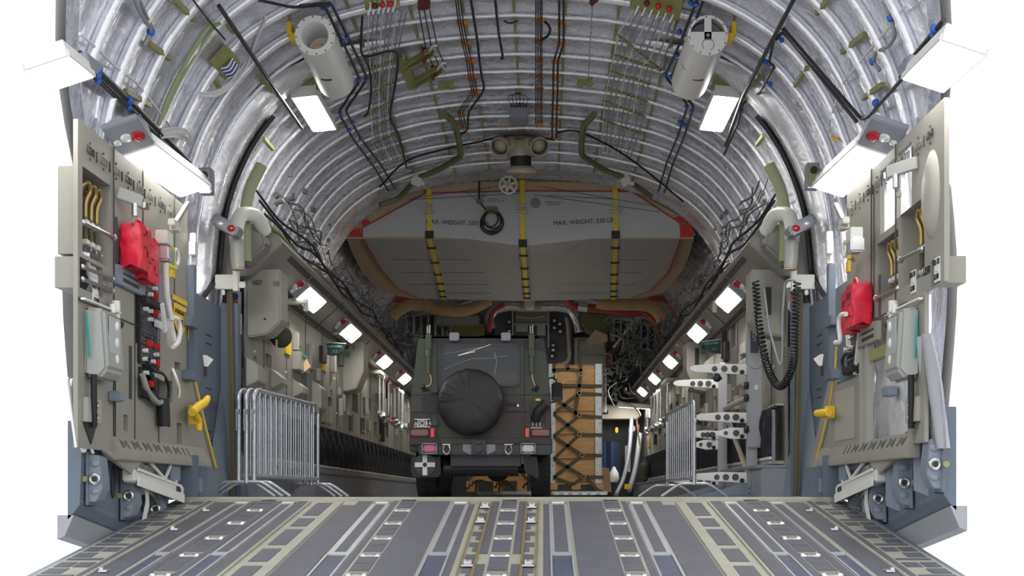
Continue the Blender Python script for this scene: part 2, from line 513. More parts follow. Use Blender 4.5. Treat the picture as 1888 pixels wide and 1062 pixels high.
# deck with real wells under the roller trays
wells = []
cols = [0, .85*K, -.85*K, 2.035*K, -2.035*K]
ROLL = [9.92-.61*i for i in range(9)]
m = MB()
xs = [-2.72]
for c in sorted(cols): xs += [c-.068, c+.068]
xs.append(2.72)
ybr = [RA]
for y in sorted(ROLL): ybr += [y-.07, y+.07]
ybr.append(RB)
for i in range(len(xs)-1):
    tray = i % 2 == 1
    if not tray:
        slab(m, xs[i], xs[i+1], RA, RB, -.12, 0)
    else:
        for j in range(len(ybr)-1):
            slab(m, xs[i], xs[i+1], ybr[j], ybr[j+1], -.12, 0 if j % 2 == 0 else -.07)
m.build('deck', M['ramp'], rp)
g = MB(); gb = MB(); fr = MB(); rail = MB()
T = .004
def pad(x0, x1, y0, y1, mm=None):
    for s in (1,-1):
        slab(mm or g, s*K*x0, s*K*x1, y0, y1, 0, T)
SEAM = 8.09
# centre roller strip pads
for c in (0, .85, 2.035):
    for i, y in enumerate(ROLL):
        for a, b in ((y+.09,y+.29),(y+.315,y+.52)):
            if b < RB: pad(c-.062 if c else 0, c+.062, a, b)
for a, b in ((SEAM+.02, 10.35), (RA, SEAM-.32)):
    pad(.083, .138, a, b)
# lock column: squares of dark and beige
for i in range(14):
    y = 10.2-.42*i
    pad(.145, .222, y-.17, y-.02); pad(.145, .19, y-.34, y-.20)
    pad(.285, .325, y-.42, y)
for x0, x1, x2, x3 in ((.33,.48,.36,.452), (.985,1.135,1.02,1.10), (1.785,1.90,1.805,1.88), (2.172,2.27,2.185,2.258)):
    for s in (1,-1):
        for (a, b) in ((x0, x2), (x3, x1)): slab(fr, s*K*a, s*K*b, SEAM, 10.30, 0, .006)
        slab(fr, s*K*x0, s*K*x1, 10.2, 10.30, 0, .006)
        slab(fr, s*K*x0, s*K*x1, SEAM-.03, SEAM+.05, 0, .008)
        slab(g, s*K*x2, s*K*x3, SEAM+.06, 10.18, 0, T)
        slab(gb, s*K*(x0+.012), s*K*(x1-.012), RA, SEAM-.05, 0, T)
        for (a, b) in ((x0, x0+.012), (x1-.012, x1)): slab(fr, s*K*a, s*K*b, RA, SEAM-.03, 0, .012)
pad(.50, .775, RA, 10.36); pad(.935, .975, RA, 10.36); pad(1.15, 1.37, RA, 10.15); pad(1.15, 1.27, 10.15, 10.36)
y = 10.3
for k, L in enumerate((.66,.36,.62,.44,.5,.7,.4,.6,.5,.6)):
    pad(1.475, 1.60, y-L, y-.02); y -= L+.12
    if y < RA: break
pad(1.685, 1.775, RA, 10.36); pad(1.91, 1.962, RA, 10.36); pad(2.108, 2.16, RA, 10.36)
pad(2.305, 2.45, RA, 10.30); pad(2.468, 2.535, RA, 10.36)
y = 10.36
while y > RA+.5:
    for a, b in ((2.555,2.655),(2.675,2.775)):
        pad(a, b, y-.17, y-.03)
    pad(2.655, 2.775, y-.36, y-.22); pad(2.555, 2.775, y-.455, y-.40)
    y -= .50
g.build('anti_skid_surface', M['grip'], rp)
gb.build('recessed_toe_surface', M['gripb'], rp)
fr.build('stowage_frame', M['ramps'], rp)
for s in (1,-1):
    rail = MB()
    slab(rail, s*K*2.455, s*K*2.468, RA, 10.3, 0, .012)
    for i in range(95):
        yy = 10.25-.06*i
        slab(rail, s*K*2.452, s*K*2.474, yy, yy+.03, 0, .016)
    rail.build('toothed_rail', M['ramp'], rp)
    rail = MB()
    for a, b in ((1.385,1.40),(1.655,1.672)): slab(rail, s*K*a, s*K*b, RA, 10.3, 0, .014)
    rail.build('side_guide_rail', M['ramp'], rp)
    rail = MB()
    for a in (.148, .235): slab(rail, s*K*a, s*K*(a+.008), RA, 10.3, 0, .012)
    for i in range(95):
        yy = 10.25-.06*i
        slab(rail, s*K*.138, s*K*.15, yy, yy+.025, 0, .014)
    rail.build('lock_rail', M['lockrail'], rp)
# hinge lip
h = MB(); h.cyl((-2.72,10.5,-.012), (2.72,10.5,-.012), .026, n=12); slab(h, -2.72, 2.72, 10.38, 10.5, -.02, .004)
h.build('hinge_strip', M['ramp'], rp)
# rollers and locks
def roller(c, y):
    r = MB(); z = rz(y)
    for a in (-.048, .048): r.cyl((c+a-.012,y,z-.012),(c+a+.012,y,z-.012), .020, n=12)
    r.cyl((c-.06,y,z-.012),(c+.06,y,z-.012), .009, n=8)
    r.box((c,y,z-.016), (.045,.05,.03))
    for a in (-.06,.06): r.box((c+a,y,z-.02), (.008,.06,.045))
    return r
for c in cols:
    for y in ROLL:
        if y < 6.6: continue
        o = roller(c, y).build('roller', M['alu'], rp)
for s in (1,-1):
    for y in (10.05, 9.35, 7.75, 7.1):
        b = MB(); z = rz(y); c = s*K*.19
        b.box((c,y,z+.004), (.075,.2,.012))
        b.box((c,y,z+.012), (.03,.05,.03)); b.box((c-.016,y,z+.02), (.012,.07,.035)); b.box((c+.016,y,z+.02), (.012,.03,.03))
        b.build('pallet_lock', M['steel'], rp, bevel=.003)
for x in (.405, 1.06, 1.84, 2.22):
    for s in (1,-1):
        b = MB(); c = s*K*x; z = rz(10.25)
        b.box((c,10.25,z+.010), (.10,.03,.012)); b.build('pull_handle', M['white'], rp)
for s in (1,-1):
    for y in (9.85, 9.0, 7.55):
        b = MB(); c = s*K*2.40; z = rz(y)
        b.box((c,y,z+.008), (.05,.10,.012)); b.box((c+.02*s,y,z+.018), (.02,.03,.02)); b.build('tie_down_ring', M['alu'], rp)
# ramp sides
for s in (1,-1):
    b = MB(); b.prism([(s*2.72,RA,rz(RA)),(s*2.72,RB,rz(RB)),(s*2.72,RB,rz(RB)-.35),(s*2.72,RA,rz(RA)-.12)], (s*.03,0,0))
    b.build('side_plate', M['gb'], rp)
# ================================================================ SIDE WALLS
def wd(s, px): return F*(s*2.70-CX)/(px-VX)            # depth of a wall point seen in this direction
def wr(s, px0, py0, px1, py1):
    a, b = sorted((wd(s,px0), wd(s,px1))); d = (a+b)/2
    return (a, b, CZ+(VY-max(py0,py1))*d/F, CZ+(VY-min(py0,py1))*d/F)
def plate(s, x, y0, y1, z0, z1, holes, th=.03, deep=.12, mats=None, name='wall', parent=None, back=True):
    # a flat wall with true openings; each opening gets side walls and, if wanted, a back
    hs = []
    for h in holes:
        a, b, c, d = max(h[0],y0+.005), min(h[1],y1-.005), max(h[2],z0+.005), min(h[3],z1-.005)
        if b-a > .01 and d-c > .01: hs.append((a,b,c,d,h[4] if len(h) > 4 else 'panel'))
    Y = sorted({y0,y1,*[h[0] for h in hs],*[h[1] for h in hs]}); Z = sorted({z0,z1,*[h[2] for h in hs],*[h[3] for h in hs]})
    m = MB(); xo = x+s*th
    for i in range(len(Y)-1):
        for j in range(len(Z)-1):
            yc, zc = (Y[i]+Y[i+1])/2, (Z[j]+Z[j+1])/2
            if any(h[0]<yc<h[1] and h[2]<zc<h[3] for h in hs): continue
            for xx in (x, xo):
                m.faces([(xx,Y[i],Z[j]),(xx,Y[i+1],Z[j]),(xx,Y[i+1],Z[j+1]),(xx,Y[i],Z[j+1])], [(0,1,2,3)])
    def rim(h, dx):
        a,b,c,d = h[:4]
        for p, q in (((a,c),(b,c)),((b,c),(b,d)),((b,d),(a,d)),((a,d),(a,c))):
            m.faces([(x,*p),(x,*q),(x+s*dx,*q),(x+s*dx,*p)], [(0,1,2,3)])
    rim((y0,y1,z0,z1), th)
    bk = {}
    for h in hs:
        dp = deep if h[4] != 'open' else th
        rim(h, dp)
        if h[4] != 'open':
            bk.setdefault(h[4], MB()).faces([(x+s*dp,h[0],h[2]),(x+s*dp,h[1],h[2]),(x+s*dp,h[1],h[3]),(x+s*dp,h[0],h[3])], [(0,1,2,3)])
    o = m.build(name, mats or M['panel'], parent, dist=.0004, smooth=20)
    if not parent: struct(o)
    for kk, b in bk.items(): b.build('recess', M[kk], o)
    return o
def wbox(s, mm, r, off0, off1):
    mm.bx(s*(2.70-off0), s*(2.70-off1), r[0], r[1], r[2], r[3]); return mm

# ---- forward walls
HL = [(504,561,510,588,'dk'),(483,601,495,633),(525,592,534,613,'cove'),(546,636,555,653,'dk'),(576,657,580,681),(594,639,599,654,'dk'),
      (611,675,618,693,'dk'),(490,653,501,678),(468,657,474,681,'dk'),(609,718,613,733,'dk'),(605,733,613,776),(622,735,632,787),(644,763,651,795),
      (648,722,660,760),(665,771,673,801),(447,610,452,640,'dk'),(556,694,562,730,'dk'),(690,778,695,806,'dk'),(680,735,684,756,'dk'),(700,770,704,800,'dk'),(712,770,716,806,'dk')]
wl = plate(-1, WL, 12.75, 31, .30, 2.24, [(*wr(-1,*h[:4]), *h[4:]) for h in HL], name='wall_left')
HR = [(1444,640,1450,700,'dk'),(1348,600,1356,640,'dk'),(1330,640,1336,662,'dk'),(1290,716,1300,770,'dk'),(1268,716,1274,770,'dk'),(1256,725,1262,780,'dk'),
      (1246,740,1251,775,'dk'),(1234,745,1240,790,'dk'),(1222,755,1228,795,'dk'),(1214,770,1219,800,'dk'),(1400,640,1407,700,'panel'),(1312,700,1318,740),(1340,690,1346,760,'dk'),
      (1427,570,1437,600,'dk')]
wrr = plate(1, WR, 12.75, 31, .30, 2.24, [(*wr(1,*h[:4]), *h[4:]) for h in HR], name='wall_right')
for s, o in ((-1,wl),(1,wrr)):
    m = MB()
    for i in range(15):
        yy = 13.5+i*1.18
        m.bx(s*2.694, s*2.702, yy, yy+.012, .92, 2.2)
    m.bx(s*2.694, s*2.702, 12.8, 31, .955, .967)
    m.build('panel_seams', M['slot'], o)
    m = MB()
    for i in range(42):
        yy = 13+random.random()*16; z = 1.05+random.random()*1.1
        if random.random() < .5: m.cyl((s*2.70,yy,z),(s*2.685,yy,z), .014, n=8)
        else: m.box((s*2.69,yy,z), (.02,.03+.05*random.random(),.02))
    m.build('stud_fasteners', M['wfit'], o)
    # raised flaps and lockers on the wall
    fl = [(453,662,470,716),(498,682,512,719),(539,700,551,735),(575,704,587,763)] if s < 0 else [(1376,655,1384,720),(1330,672,1338,740),(1312,655,1318,690)]
    for f in fl:
        r = wr(s,*f); m = MB()
        m.prism([(s*2.70,r[0],r[2]),(s*2.70,r[0],r[3]),(s*2.58,r[0],r[3]-.10),(s*2.58,r[0],r[2]+.06)], (0,r[1]-r[0],0))
        m.build('locker_flap', M['panel2'], o, bevel=.008)
    # small plates and openings along the far part
    m = MB(); m2 = MB()
    for i in range(34):
        yy = 15+random.random()*15; z = 1.0+random.random()*.95; a, b = .08+random.random()*.22, .1+random.random()*.25
        (m if i % 3 else m2).bx(s*2.70, s*(2.70-.03-.04*random.random()), yy, yy+a, z, z+b)
    m.build('cover_plates', M['panel2'], o, bevel=.006)
    m2.build('dark_cover_plates', M['slot'], o, bevel=.006)
# ---- soffit (air duct cove) above both forward walls
for s, nm in ((-1,'left'),(1,'right')):
    m = MB(); y0, y1 = 12.55, 31
    P = [(2.72,2.20),(2.66,2.20),(2.30,2.52),(2.34,2.60),(2.62,2.72),(3.02,2.74),(3.02,2.2)]
    m.prism([(s*x, y0+(.0 if x < 2.4 else .0), z) for x, z in P], (0,y1-y0,0))
    o = struct(m.build('trim_soffit_'+nm, M['cove'], bevel=.012))
    d = V((s*-.36,0,.32)).normalized(); nrm = V((s*-.32,0,-.36)).normalized()
    sl = MB()
    def on(t, y, off): 
        p = V((s*2.66,0,2.20))+d*(t*.482)+nrm*off
        return V((p.x,y,p.z))
    for t0, t1, L, g in ((.80,.93,1.15,.08),(.03,.13,2.3,.06)):
        y = 13.1
        while y < 30:
            a = [on(t0,y,.001),on(t1,y,.001),on(t1,min(y+L,30.6),.001),on(t0,min(y+L,30.6),.001)]
            sl.prism(a, nrm*.005); y += L+g
    sl.build('vent_slots', M['slot'], o)
    sm = MB()
    for y in (16.35, 19.6, 22.8, 26.0):
        a = [on(-.02,y,.0),on(1.0,y,.0),on(1.0,y+.02,.0),on(-.02,y+.02,.0)]
        sm.prism(a, nrm*.006)
    sm.build('soffit_joints', M['slot'], o)
    # rounded end of the soffit
    c = MB(); c.prism([(s*x, 12.35, z) for x, z in [(2.70,2.28),(2.64,2.26),(2.42,2.46),(2.44,2.58),(2.62,2.68),(2.72,2.68)]], (0,.22,0))
    c.build('soffit_end_cap', M['cove'], o, bevel=.03)

# ---- door bays: blue grey walls between the aft panels and the forward walls
for s, nm in ((-1,'left'),(1,'right')):
    m = MB()
    m.bx(s*2.86, s*2.90, 10.5, 12.75, 0, 1.86)
    m.bx(s*2.70, s*2.88, 12.35, 12.5, 0, 1.9)
    m.prism([(s*2.86,10.55,0),(s*2.86,10.55,.36),(s*2.6,10.55,.36),(s*2.6,10.55,0)], (0,.05,0))
    o = struct(m.build('wall_%s_door_bay' % nm, M['gb'], bevel=.006))
    b = MB()
    for z, L in ((1.52,.22),(1.44,.22),(1.02,.2),(.94,.2),(.62,.22),(.54,.22)):
        b.bx(s*2.855, s*2.862, 12.0-L, 12.0, z, z+.012)
    b.box((s*2.855,11.75,1.18), (.01,.09,.09))
    b.build('latch_slots', M['dk'], o)
    p = MB(); p.tube(spline([(s*2.845,11.0,1.02),(s*2.845,11.3,1.02),(s*2.845,11.36,.9),(s*2.845,11.42,.3)],6), .008, 6)
    p.build('door_seam_bead', M['gb2'], o)
    # slanted blue foot below the seats
    f = MB(); f.prism([(s*2.86,11.2,0),(s*2.86,12.9,0),(s*2.74,12.9,0),(s*2.60,12.2,0),(s*2.60,11.9,0)], (0,0,.02))
    f.prism([(s*2.855,11.75,0),(s*2.855,12.3,1.05),(s*2.72,12.75,.35),(s*2.66,12.75,0)], (0,.03,0))
    f.build('slanted_foot', M['gb2'], o)
    # brown door track and its white top bracket
    t = MB(); t.beam((s*2.72,12.28,0.0),(s*2.76,12.28,2.05),.045,.05,(0,1,0)); t.beam((s*2.70,12.24,0.0),(s*2.74,12.24,2.05),.018,.02,(0,1,0))
    tr = tag(t.build('door_track', M['net']), 'tall slim brown vertical door track at the %s end of the forward wall' % nm, 'track', 'door tracks')
    t = MB(); t.box((s*2.78,12.22,2.08),(.20,.05,.14)); t.box((s*2.68,12.22,2.10),(.05,.09,.22)); t.box((s*2.62,12.2,2.05),(.06,.04,.06)); t.cyl((s*2.80,12.19,2.0),(s*2.80,12.19,1.95),.02)
    tag(t.build('track_bracket', M['wfit'], bevel=.006), 'white bolted bracket at the head of the %s brown door track' % nm, 'bracket')

# ---- end lockers of the forward walls, sloping undersides
def locker(s, y0, y1, xi, zt, zb, zw, nm):
    m = MB()
    m.prism([(s*2.72,y0,zt),(s*xi,y0,zt),(s*xi,y0,zb),(s*(2.72*.35+xi*.65),y0,zw+.03),(s*2.66,y0,zw),(s*2.72,y0,zw)], (0,y1-y0,0))
    return m
for s, nm in ((-1,'left'),(1,'right')):
    o = tag(locker(s,12.75,13.1,2.36,2.30,1.78,1.62,nm).build('end_locker', M['panel'], bevel=.015), 'beige locker with a wedge shaped foot at the near %s end of the wall' % nm, 'locker')
    if s > 0:
        b = MB(); b.bx(2.50,2.56,12.742,12.752,1.84,2.12); b.build('slot_recess', M['dk'], o)
    else:
        text('107', 'stencil', M['ink'], o, (-2.60,12.74,2.16), .07, (1,0,0), (0,0,1)); text('10', 'stencil', M['ink'], o, (-2.41,12.74,2.15), .07, (1,0,0), (0,0,1))
    b = MB(); b.cyl((s*2.52,12.75,1.80),(s*2.52,12.742,1.80),.012); b.build('drain_hole', M['dk'], o)
    o = tag(locker(s,18.85,19.4,2.40,2.32,1.88,1.58,nm).build('mid_locker', M['panel2'], bevel=.015), 'beige wedge locker under the lamps half way along the %s wall' % nm, 'locker')
    b = MB()
    if s < 0: b.bx(-2.55,-2.54,18.84,18.85,2.20,2.26)
    else: b.bx(2.52,2.58,18.84,18.85,1.95,2.22)
    b.build('slot_recess', M['dk'], o)

# ---- near panels (aft of the door bays)
lh = [(152,325,204,482,'cove'),(147,484,190,540,'panel'),(250,478,290,640,'dk'),(262,655,292,738,'dk'),(293,700,318,740,'dk'),
      (218,485,228,512,'dk'),(228,765,236,795,'dk'),(326,780,336,818,'gb'),(322,668,333,682,'lensw')]
lp = plate(-1, WL, 8.12, 10.62, .33, 2.43, [(*wr(-1,*h[:4]), *h[4:]) for h in lh], name='wall_left_aft', deep=.16)
m = MB()
for px in (209, 263, 321):
    y = wd(-1,px); m.bx(-2.694,-2.702,y-.008,y+.008,1.30 if px != 209 else .42,2.44)
for px, za, zb in ((212,.36,1.3),(248,.36,1.75),(292,.36,1.1)):
    y = wd(-1,px); m.bx(-2.694,-2.702,y-.005,y+.005,za,zb)
m.bx(-2.694,-2.702,8.8,9.35,1.26,1.27); m.bx(-2.694,-2.702,8.12,8.75,1.275,1.295); m.bx(-2.694,-2.702,8.8,9.3,1.58,1.59)
m.bx(-2.69,-2.702,9.12,9.16,.72,1.10)
m.build('panel_seams', M['slot'], lp)
rh = [(1623,304,1651,423,'open'),(1653,273,1681,393,'open'),(1617,437,1656,547,'cove'),(1660,380,1705,520,'panel2'),(1716,477,1733,533,'panel')]
rpn = plate(1, WR, 7.68, 10.15, 1.32, 2.43, [(*wr(1,*h[:4]), *h[4:]) for h in rh], name='wall_right_aft', deep=.16)
m = MB()
for px in (1607, 1652):
    y = wd(1,px); m.bx(2.694,2.702,y-.008,y+.008,1.33,2.44)
y = wd(1,1612); m.bx(2.694,2.702,y-.004,y+.004,1.33,2.3)
m.build('panel_seams', M['slot'], rpn)
# right lower strips and door
m = MB(); m.bx(2.69,2.72,8.05,8.42,.36,1.33); 
o = struct(m.build('trim_201', M['panel'], bevel=.004))
m = MB(); m.bx(2.69,2.72,9.72,10.75,.40,.94); o2 = struct(m.build('wall_right_lower_panel', M['panel'], bevel=.006))
m = MB(); m.bx(2.684,2.69,9.85,10.5,.47,.88); m.build('access_cover', M['panel2'], o2, bevel=.004)
m = MB(); m.bx(2.68,2.73,9.60,9.68,.36,1.25); m.bx(2.68,2.73,9.45,9.50,.4,1.3); struct(m.build('trim_202', M['panel2']))
m = MB(); m.prism([(2.71,10.6,.33),(2.71,11.6,.05),(2.71,11.6,.33),(2.71,10.62,1.2)], (.02,0,0)); struct(m.build('trim_203', M['panel']))
m = MB(); m.prism([(-2.71,10.6,.33),(-2.71,11.6,.1),(-2.71,11.55,.35),(-2.71,10.62,1.3)], (-.02,0,0)); struct(m.build('trim_204', M['panel']))
# bottom ledges with station ticks
for s, nm, ya in ((-1,'left',8.75),(1,'right',8.3)):
    m = MB(); m.prism([(s*2.70,ya,.44),(s*2.64,ya,.33),(s*2.64,ya,.27),(s*2.74,ya,.27),(s*2.74,ya,.44)], (0,11.1-ya,0))
    o = struct(m.build('trim_ledge_'+nm, M['panel'], bevel=.005))
    t = MB()
    for i in range(14):
        yy = ya+.12+i*.127
        c = V((s*2.668,yy,.386)); nrm = V((-s*.11,0,.06)).normalized(); up = V((s*.06,0,.11)).normalized()
        t.beam(c-up*.035, c+up*.035, .008, .004, nrm)
    t.build('station_ticks', M['ink'], o)
    for i in range(6):
        yy = ya+.185+i*.254
        text(str(1210-10*i), 'stencil', M['inkg'], o, V((s*2.664,yy,.388)), .055, (0,-s,0) if s>0 else (0,1,0), up)
# station numbers under the top edges
for s, o, n0, ys_ in ((-1, lp, 1230, [8.33+.254*i for i in range(8)]), (1, rpn, 1240, [7.95+.254*i for i in range(9)])):
    for i, yy in enumerate(ys_):
        text(str(n0-10*i), 'stencil', M['inkg'] if i % 3 else M['ink'], o, (s*2.693,yy,2.28), .075, (0,1,0) if s<0 else (0,-1,0), (0,0,1))
        t = MB(); t.bx(s*2.692,s*2.70,yy+.12,yy+.128,2.24,2.31); t.bx(s*2.692,s*2.70,yy-.003,yy+.003,2.325,2.34); t.bx(s*2.692,s*2.70,yy-.003,yy+.003,2.22,2.235)
        t.build('station_tick', M['ink'], o)
for s, yy, z, a in ((1,8.30,1.42,'AD 21\n.\n1218'),(1,7.80,1.41,'AD 22\n.\n1238'),(-1,8.42,1.36,'AD 21\n.\n1218')):
    o = rpn if s > 0 else lp
    t = MB(); t.bx(s*2.69,s*2.70,yy-.045,yy+.045,z-.075,z+.075); t.build('white_placard', M['white'], o)
    for k_, ln in enumerate(a.split('\n')): text(ln, 'stencil', M['ink'], o, (s*2.687,yy,z+.045-.045*k_), .048, (0,-s,0), (0,0,1))
text('1230', 'stencil', M['ink'], rpn, (2.693,8.02,1.44), .07, (0,-1,0), (0,0,1))
# silver blankets and curtain seen between the right posts
def blanket(u, v):
    y = 8.45+1.2*u; z = .36+1.0*v
    return V((2.83+.03*math.sin(u*9+v*2)+.02*noise.noise(V((u*5,v*6,2))), y, z))
m = MB(); m.sheet(blanket, 24, 24, .02)
tag(m.build('insulation_blanket', M['rib'], smooth=80), 'smooth silver insulation blanket hanging in the open bay below the right hooks', 'blanket')
m = MB(); m.sheet(lambda u,v: V((2.70+.10*(1-v)+.03*math.sin(u*14+v*3), 7.95+.35*u*(.5+.5*v), .32+.72*v)), 20, 14, .015)
tag(m.build('white_curtain', M['grey'], smooth=80), 'crumpled pale curtain at the near right edge of the bay', 'curtain')
m = MB(); m.sheet(lambda u,v: V((-2.72-.06*v, 8.12+.32*u*(1-v*.6), .33+.42*v+.03*math.sin(u*11))), 16, 10, .015)
tag(m.build('white_curtain', M['white'], smooth=80), 'small bunched white curtain at the near left edge above the blue beam', 'curtain')
m = MB(); m.bx(2.70,2.76,8.9,9.5,1.02,1.10); tag(m.build('olive_strap_bar', M['oliv']), 'short olive crossbar over the silver blanket on the right', 'bar')

# ---- door sill beams beside the ramp, blue grey with lugs
def sz(y): return .16*(9.5-y)
for s, nm, ya in ((-1,'left',8.48),(1,'right',8.07)):
    m = MB(); n = 10; ya_, yb = ya, 10.45
    def sec(y): 
        c = sz(y)
        return [V((s*2.80,y,c+.36)),V((s*2.82,y,c-.20)),V((s*2.88,y,c-.28)),V((s*2.90,y,c-.30)),V((s*2.90,y,c+.36))]
    rr = [[m.bm.verts.new(p) for p in sec(ya_+(yb-ya_)*i/n)] for i in range(n+1)]
    for i in range(n):
        for k in range(4): m.bm.faces.new((rr[i][k],rr[i][k+1],rr[i+1][k+1],rr[i+1][k]))
    m.bm.faces.new(rr[0]); m.bm.faces.new(rr[-1][::-1])
    o = struct(m.build('trim_sill_'+nm, M['gb'], smooth=20))
    b = MB()
    rr = [[b.bm.verts.new(p) for p in (V((s*2.86,y,sz(y)-.27)),V((s*2.92,y,sz(y)-.41)),V((s*2.97,y,sz(y)-.43)),V((s*2.97,y,sz(y)-.27)))] for y in [ya_+(yb-ya_)*i/n for i in range(n+1)]]
    for i in range(n):
        for k in range(3): b.bm.faces.new((rr[i][k],rr[i][k+1],rr[i+1][k+1],rr[i+1][k]))
    b.bm.faces.new(rr[0]); b.bm.faces.new(rr[-1][::-1])
    b.build('belly_strip', M['grey'], o)
    rv = MB(); h = MB(); e = MB()
    for i in range(60):
        y = ya_+.02+(yb-ya_-.05)*i/60
        rv.ball((s*2.822,y,sz(y)-.175), .006, n=6)
    rv.build('rivet_row', M['gb2'], o)
    for y in (8.42, 9.10, 9.78):
        yy = y if s < 0 else y-.28
        if yy < ya: continue
        h.prism([V((s*2.806,yy,sz(yy)+.06))+V((0,.045*math.cos(a*PI/8),.12*math.sin(a*PI/8))) for a in range(16)], (-s*.004,0,0))
        e.prism([(s*2.805,yy+.22,sz(yy)+.25),(s*2.72,yy+.26,sz(yy)+.22),(s*2.74,yy+.30,sz(yy)-.16),(s*2.82,yy+.24,sz(yy)-.2)], (0,.015,0))
    h.build('lightening_holes', M['dk'], o); e.build('stiffener_ribs', M['gb2'], o)
    spots = (8.66,9.36,10.0) if s < 0 else (8.12,8.80,9.48,10.12)
    words_ = {-1:('nearest the frame edge','in the middle of the row','last one, beside the ramp hinge'),1:('first at the frame edge','second along the beam','third along the beam','last one, beside the ramp hinge')}[s]
    for y, wd_ in zip(spots, words_):
        z = sz(y)+.0
        t = thing('latch_lug', 'blue grey latch lug on the %s sill beam, %s' % (nm, wd_), 'latch', (s*2.78,y,z-.15), 'sill latch lugs')
        q = MB(); q.prism([(s*2.81,y-.085,z+.17),(s*2.72,y-.085,z+.16),(s*2.70,y-.085,z-.06),(s*2.74,y-.085,z-.15),(s*2.81,y-.085,z-.16)], (0,.15,0))
        q.prism([(s*2.805,y-.12,z+.19),(s*2.805,y+.1,z+.19),(s*2.805,y+.1,z-.18),(s*2.805,y-.12,z-.18)], (s*-.012,0,0))
        q.build('lug_body', M['gblug'], t, bevel=.012)
        r = MB(); r.ring((s*2.752,y-.09,z),(0,1,0),.030,.014,20,8); r.build('bushing', M['steel'], t)
        r = MB(); r.cyl((s*2.752,y-.085,z),(s*2.752,y-.092,z),.022); r.build('bolt_hole', M['dk'], t)
        for dz, rad in ((.105,.026),(-.085,.022)):
            r = MB(); r.ball((s*2.752,y-.086,z+dz),rad,(1.3,.5,1)); r.build('socket', M['lamphs'], t)
        r = MB(); r.cyl((s*2.806,y-.125,z),(s*2.806,y-.15,z),.020); r.build('olive_plug', M['oliv'], t)
    # blue boxes and white hinge arm at the foot of the door bay
    t = thing('floor_cabinet', 'blue grey metal cabinet at the %s corner of the ramp hinge' % nm, 'cabinet', (s*2.66,10.75,0))
    q = MB(); q.bx(s*2.54,s*2.78,10.62,11.0,0,.265); q.build('body', M['gb'], t, bevel=.008)
    q = MB(); q.bx(s*2.575,s*2.70,10.612,10.622,.05,.17); q.build('cover_plate', M['gb2'], t)
    t = thing('wall_box', 'small blue grey box with vents beside the %s floor cabinet' % nm, 'box', (s*2.72,10.3,.12))
    q = MB(); q.bx(s*2.68,s*2.80,10.1,10.35,.135,.27); q.build('body', M['gb2'], t, bevel=.008)
    q = MB(); q.bx(s*2.69,s*2.74,10.092,10.102,.17,.23)
    for i in range(4): q.bx(s*(2.70+.01*i),s*(2.705+.01*i),10.086,10.094,.18,.22)
    q.build('vent', M['gb'], t)
    t = thing('hinge_arm', 'white ribbed hinge arm between the %s sill beam and the ramp corner' % nm, 'arm', (s*2.71,9.8,0))
    q = MB(); q.beam((s*2.715,9.15,.175),(s*2.70,10.36,.05),.09,.10); q.prism([(s*2.76,10.2,-.01),(s*2.64,10.2,-.01),(s*2.68,10.2,.16),(s*2.76,10.2,.22)], (0,.05,0))
    q.build('arm_body', M['wfit'], t, bevel=.01)
    q = MB(); q.beam((s*2.66,9.2,.13),(s*2.64,10.3,.0),.012,.07); q.beam((s*2.66,9.2,.215),(s*2.66,10.3,.10),.012,.02); q.build('flange', M['white'], t)
    q = MB(); q.cyl((s*2.66,10.19,.07),(s*2.66,10.15,.07),.03); q.build('pivot_bolt', M['dk'], t)
    q = MB(); q.prism([(s*2.70,9.47,.16),(s*2.70,9.54,.15),(s*2.70,9.56,-.05),(s*2.72,9.50,-.22),(s*2.72,9.44,-.22),(s*2.70,9.50,-.02)], (s*-.01,0,0))
    tag(q.build('seal_strip', M['white']), 'bent white seal strip hanging against the %s blue sill beam' % nm, 'strip')
    q = MB(); q.prism([(s*2.70,8.55,.33),(s*2.66,9.25,.32),(s*2.70,9.25,.15),(s*2.74,8.70,.30)], (s*-.012,0,0)); q.prism([(s*2.66,9.20,.32),(s*2.62,9.25,.30),(s*2.70,9.25,.24)], (0,.02,0))
    tag(q.build('metal_flap', M['panel2']), 'bent beige metal flap above the %s blue sill beam' % nm, 'flap')
    q = MB(); q.tube([(s*2.70,9.6,.28),(s*2.66,9.85,.15),(s*2.68,10.1,.29)], .014, 6)
    tag(q.build('strut', M['wfit']), 'thin white V shaped strut below the %s ledge' % nm, 'strut')
    q = MB(); q.sheet(lambda u,v: V((s*(2.74+.02*math.sin(v*9+u*5)), 9.3+.6*u, .10+.22*v-.12*u+.02*math.sin(u*12))), 12, 8, .01)
    tag(q.build('foil_scrap', M['foil2'], smooth=80), 'loose crumpled silver foil below the %s ledge' % nm, 'foil')
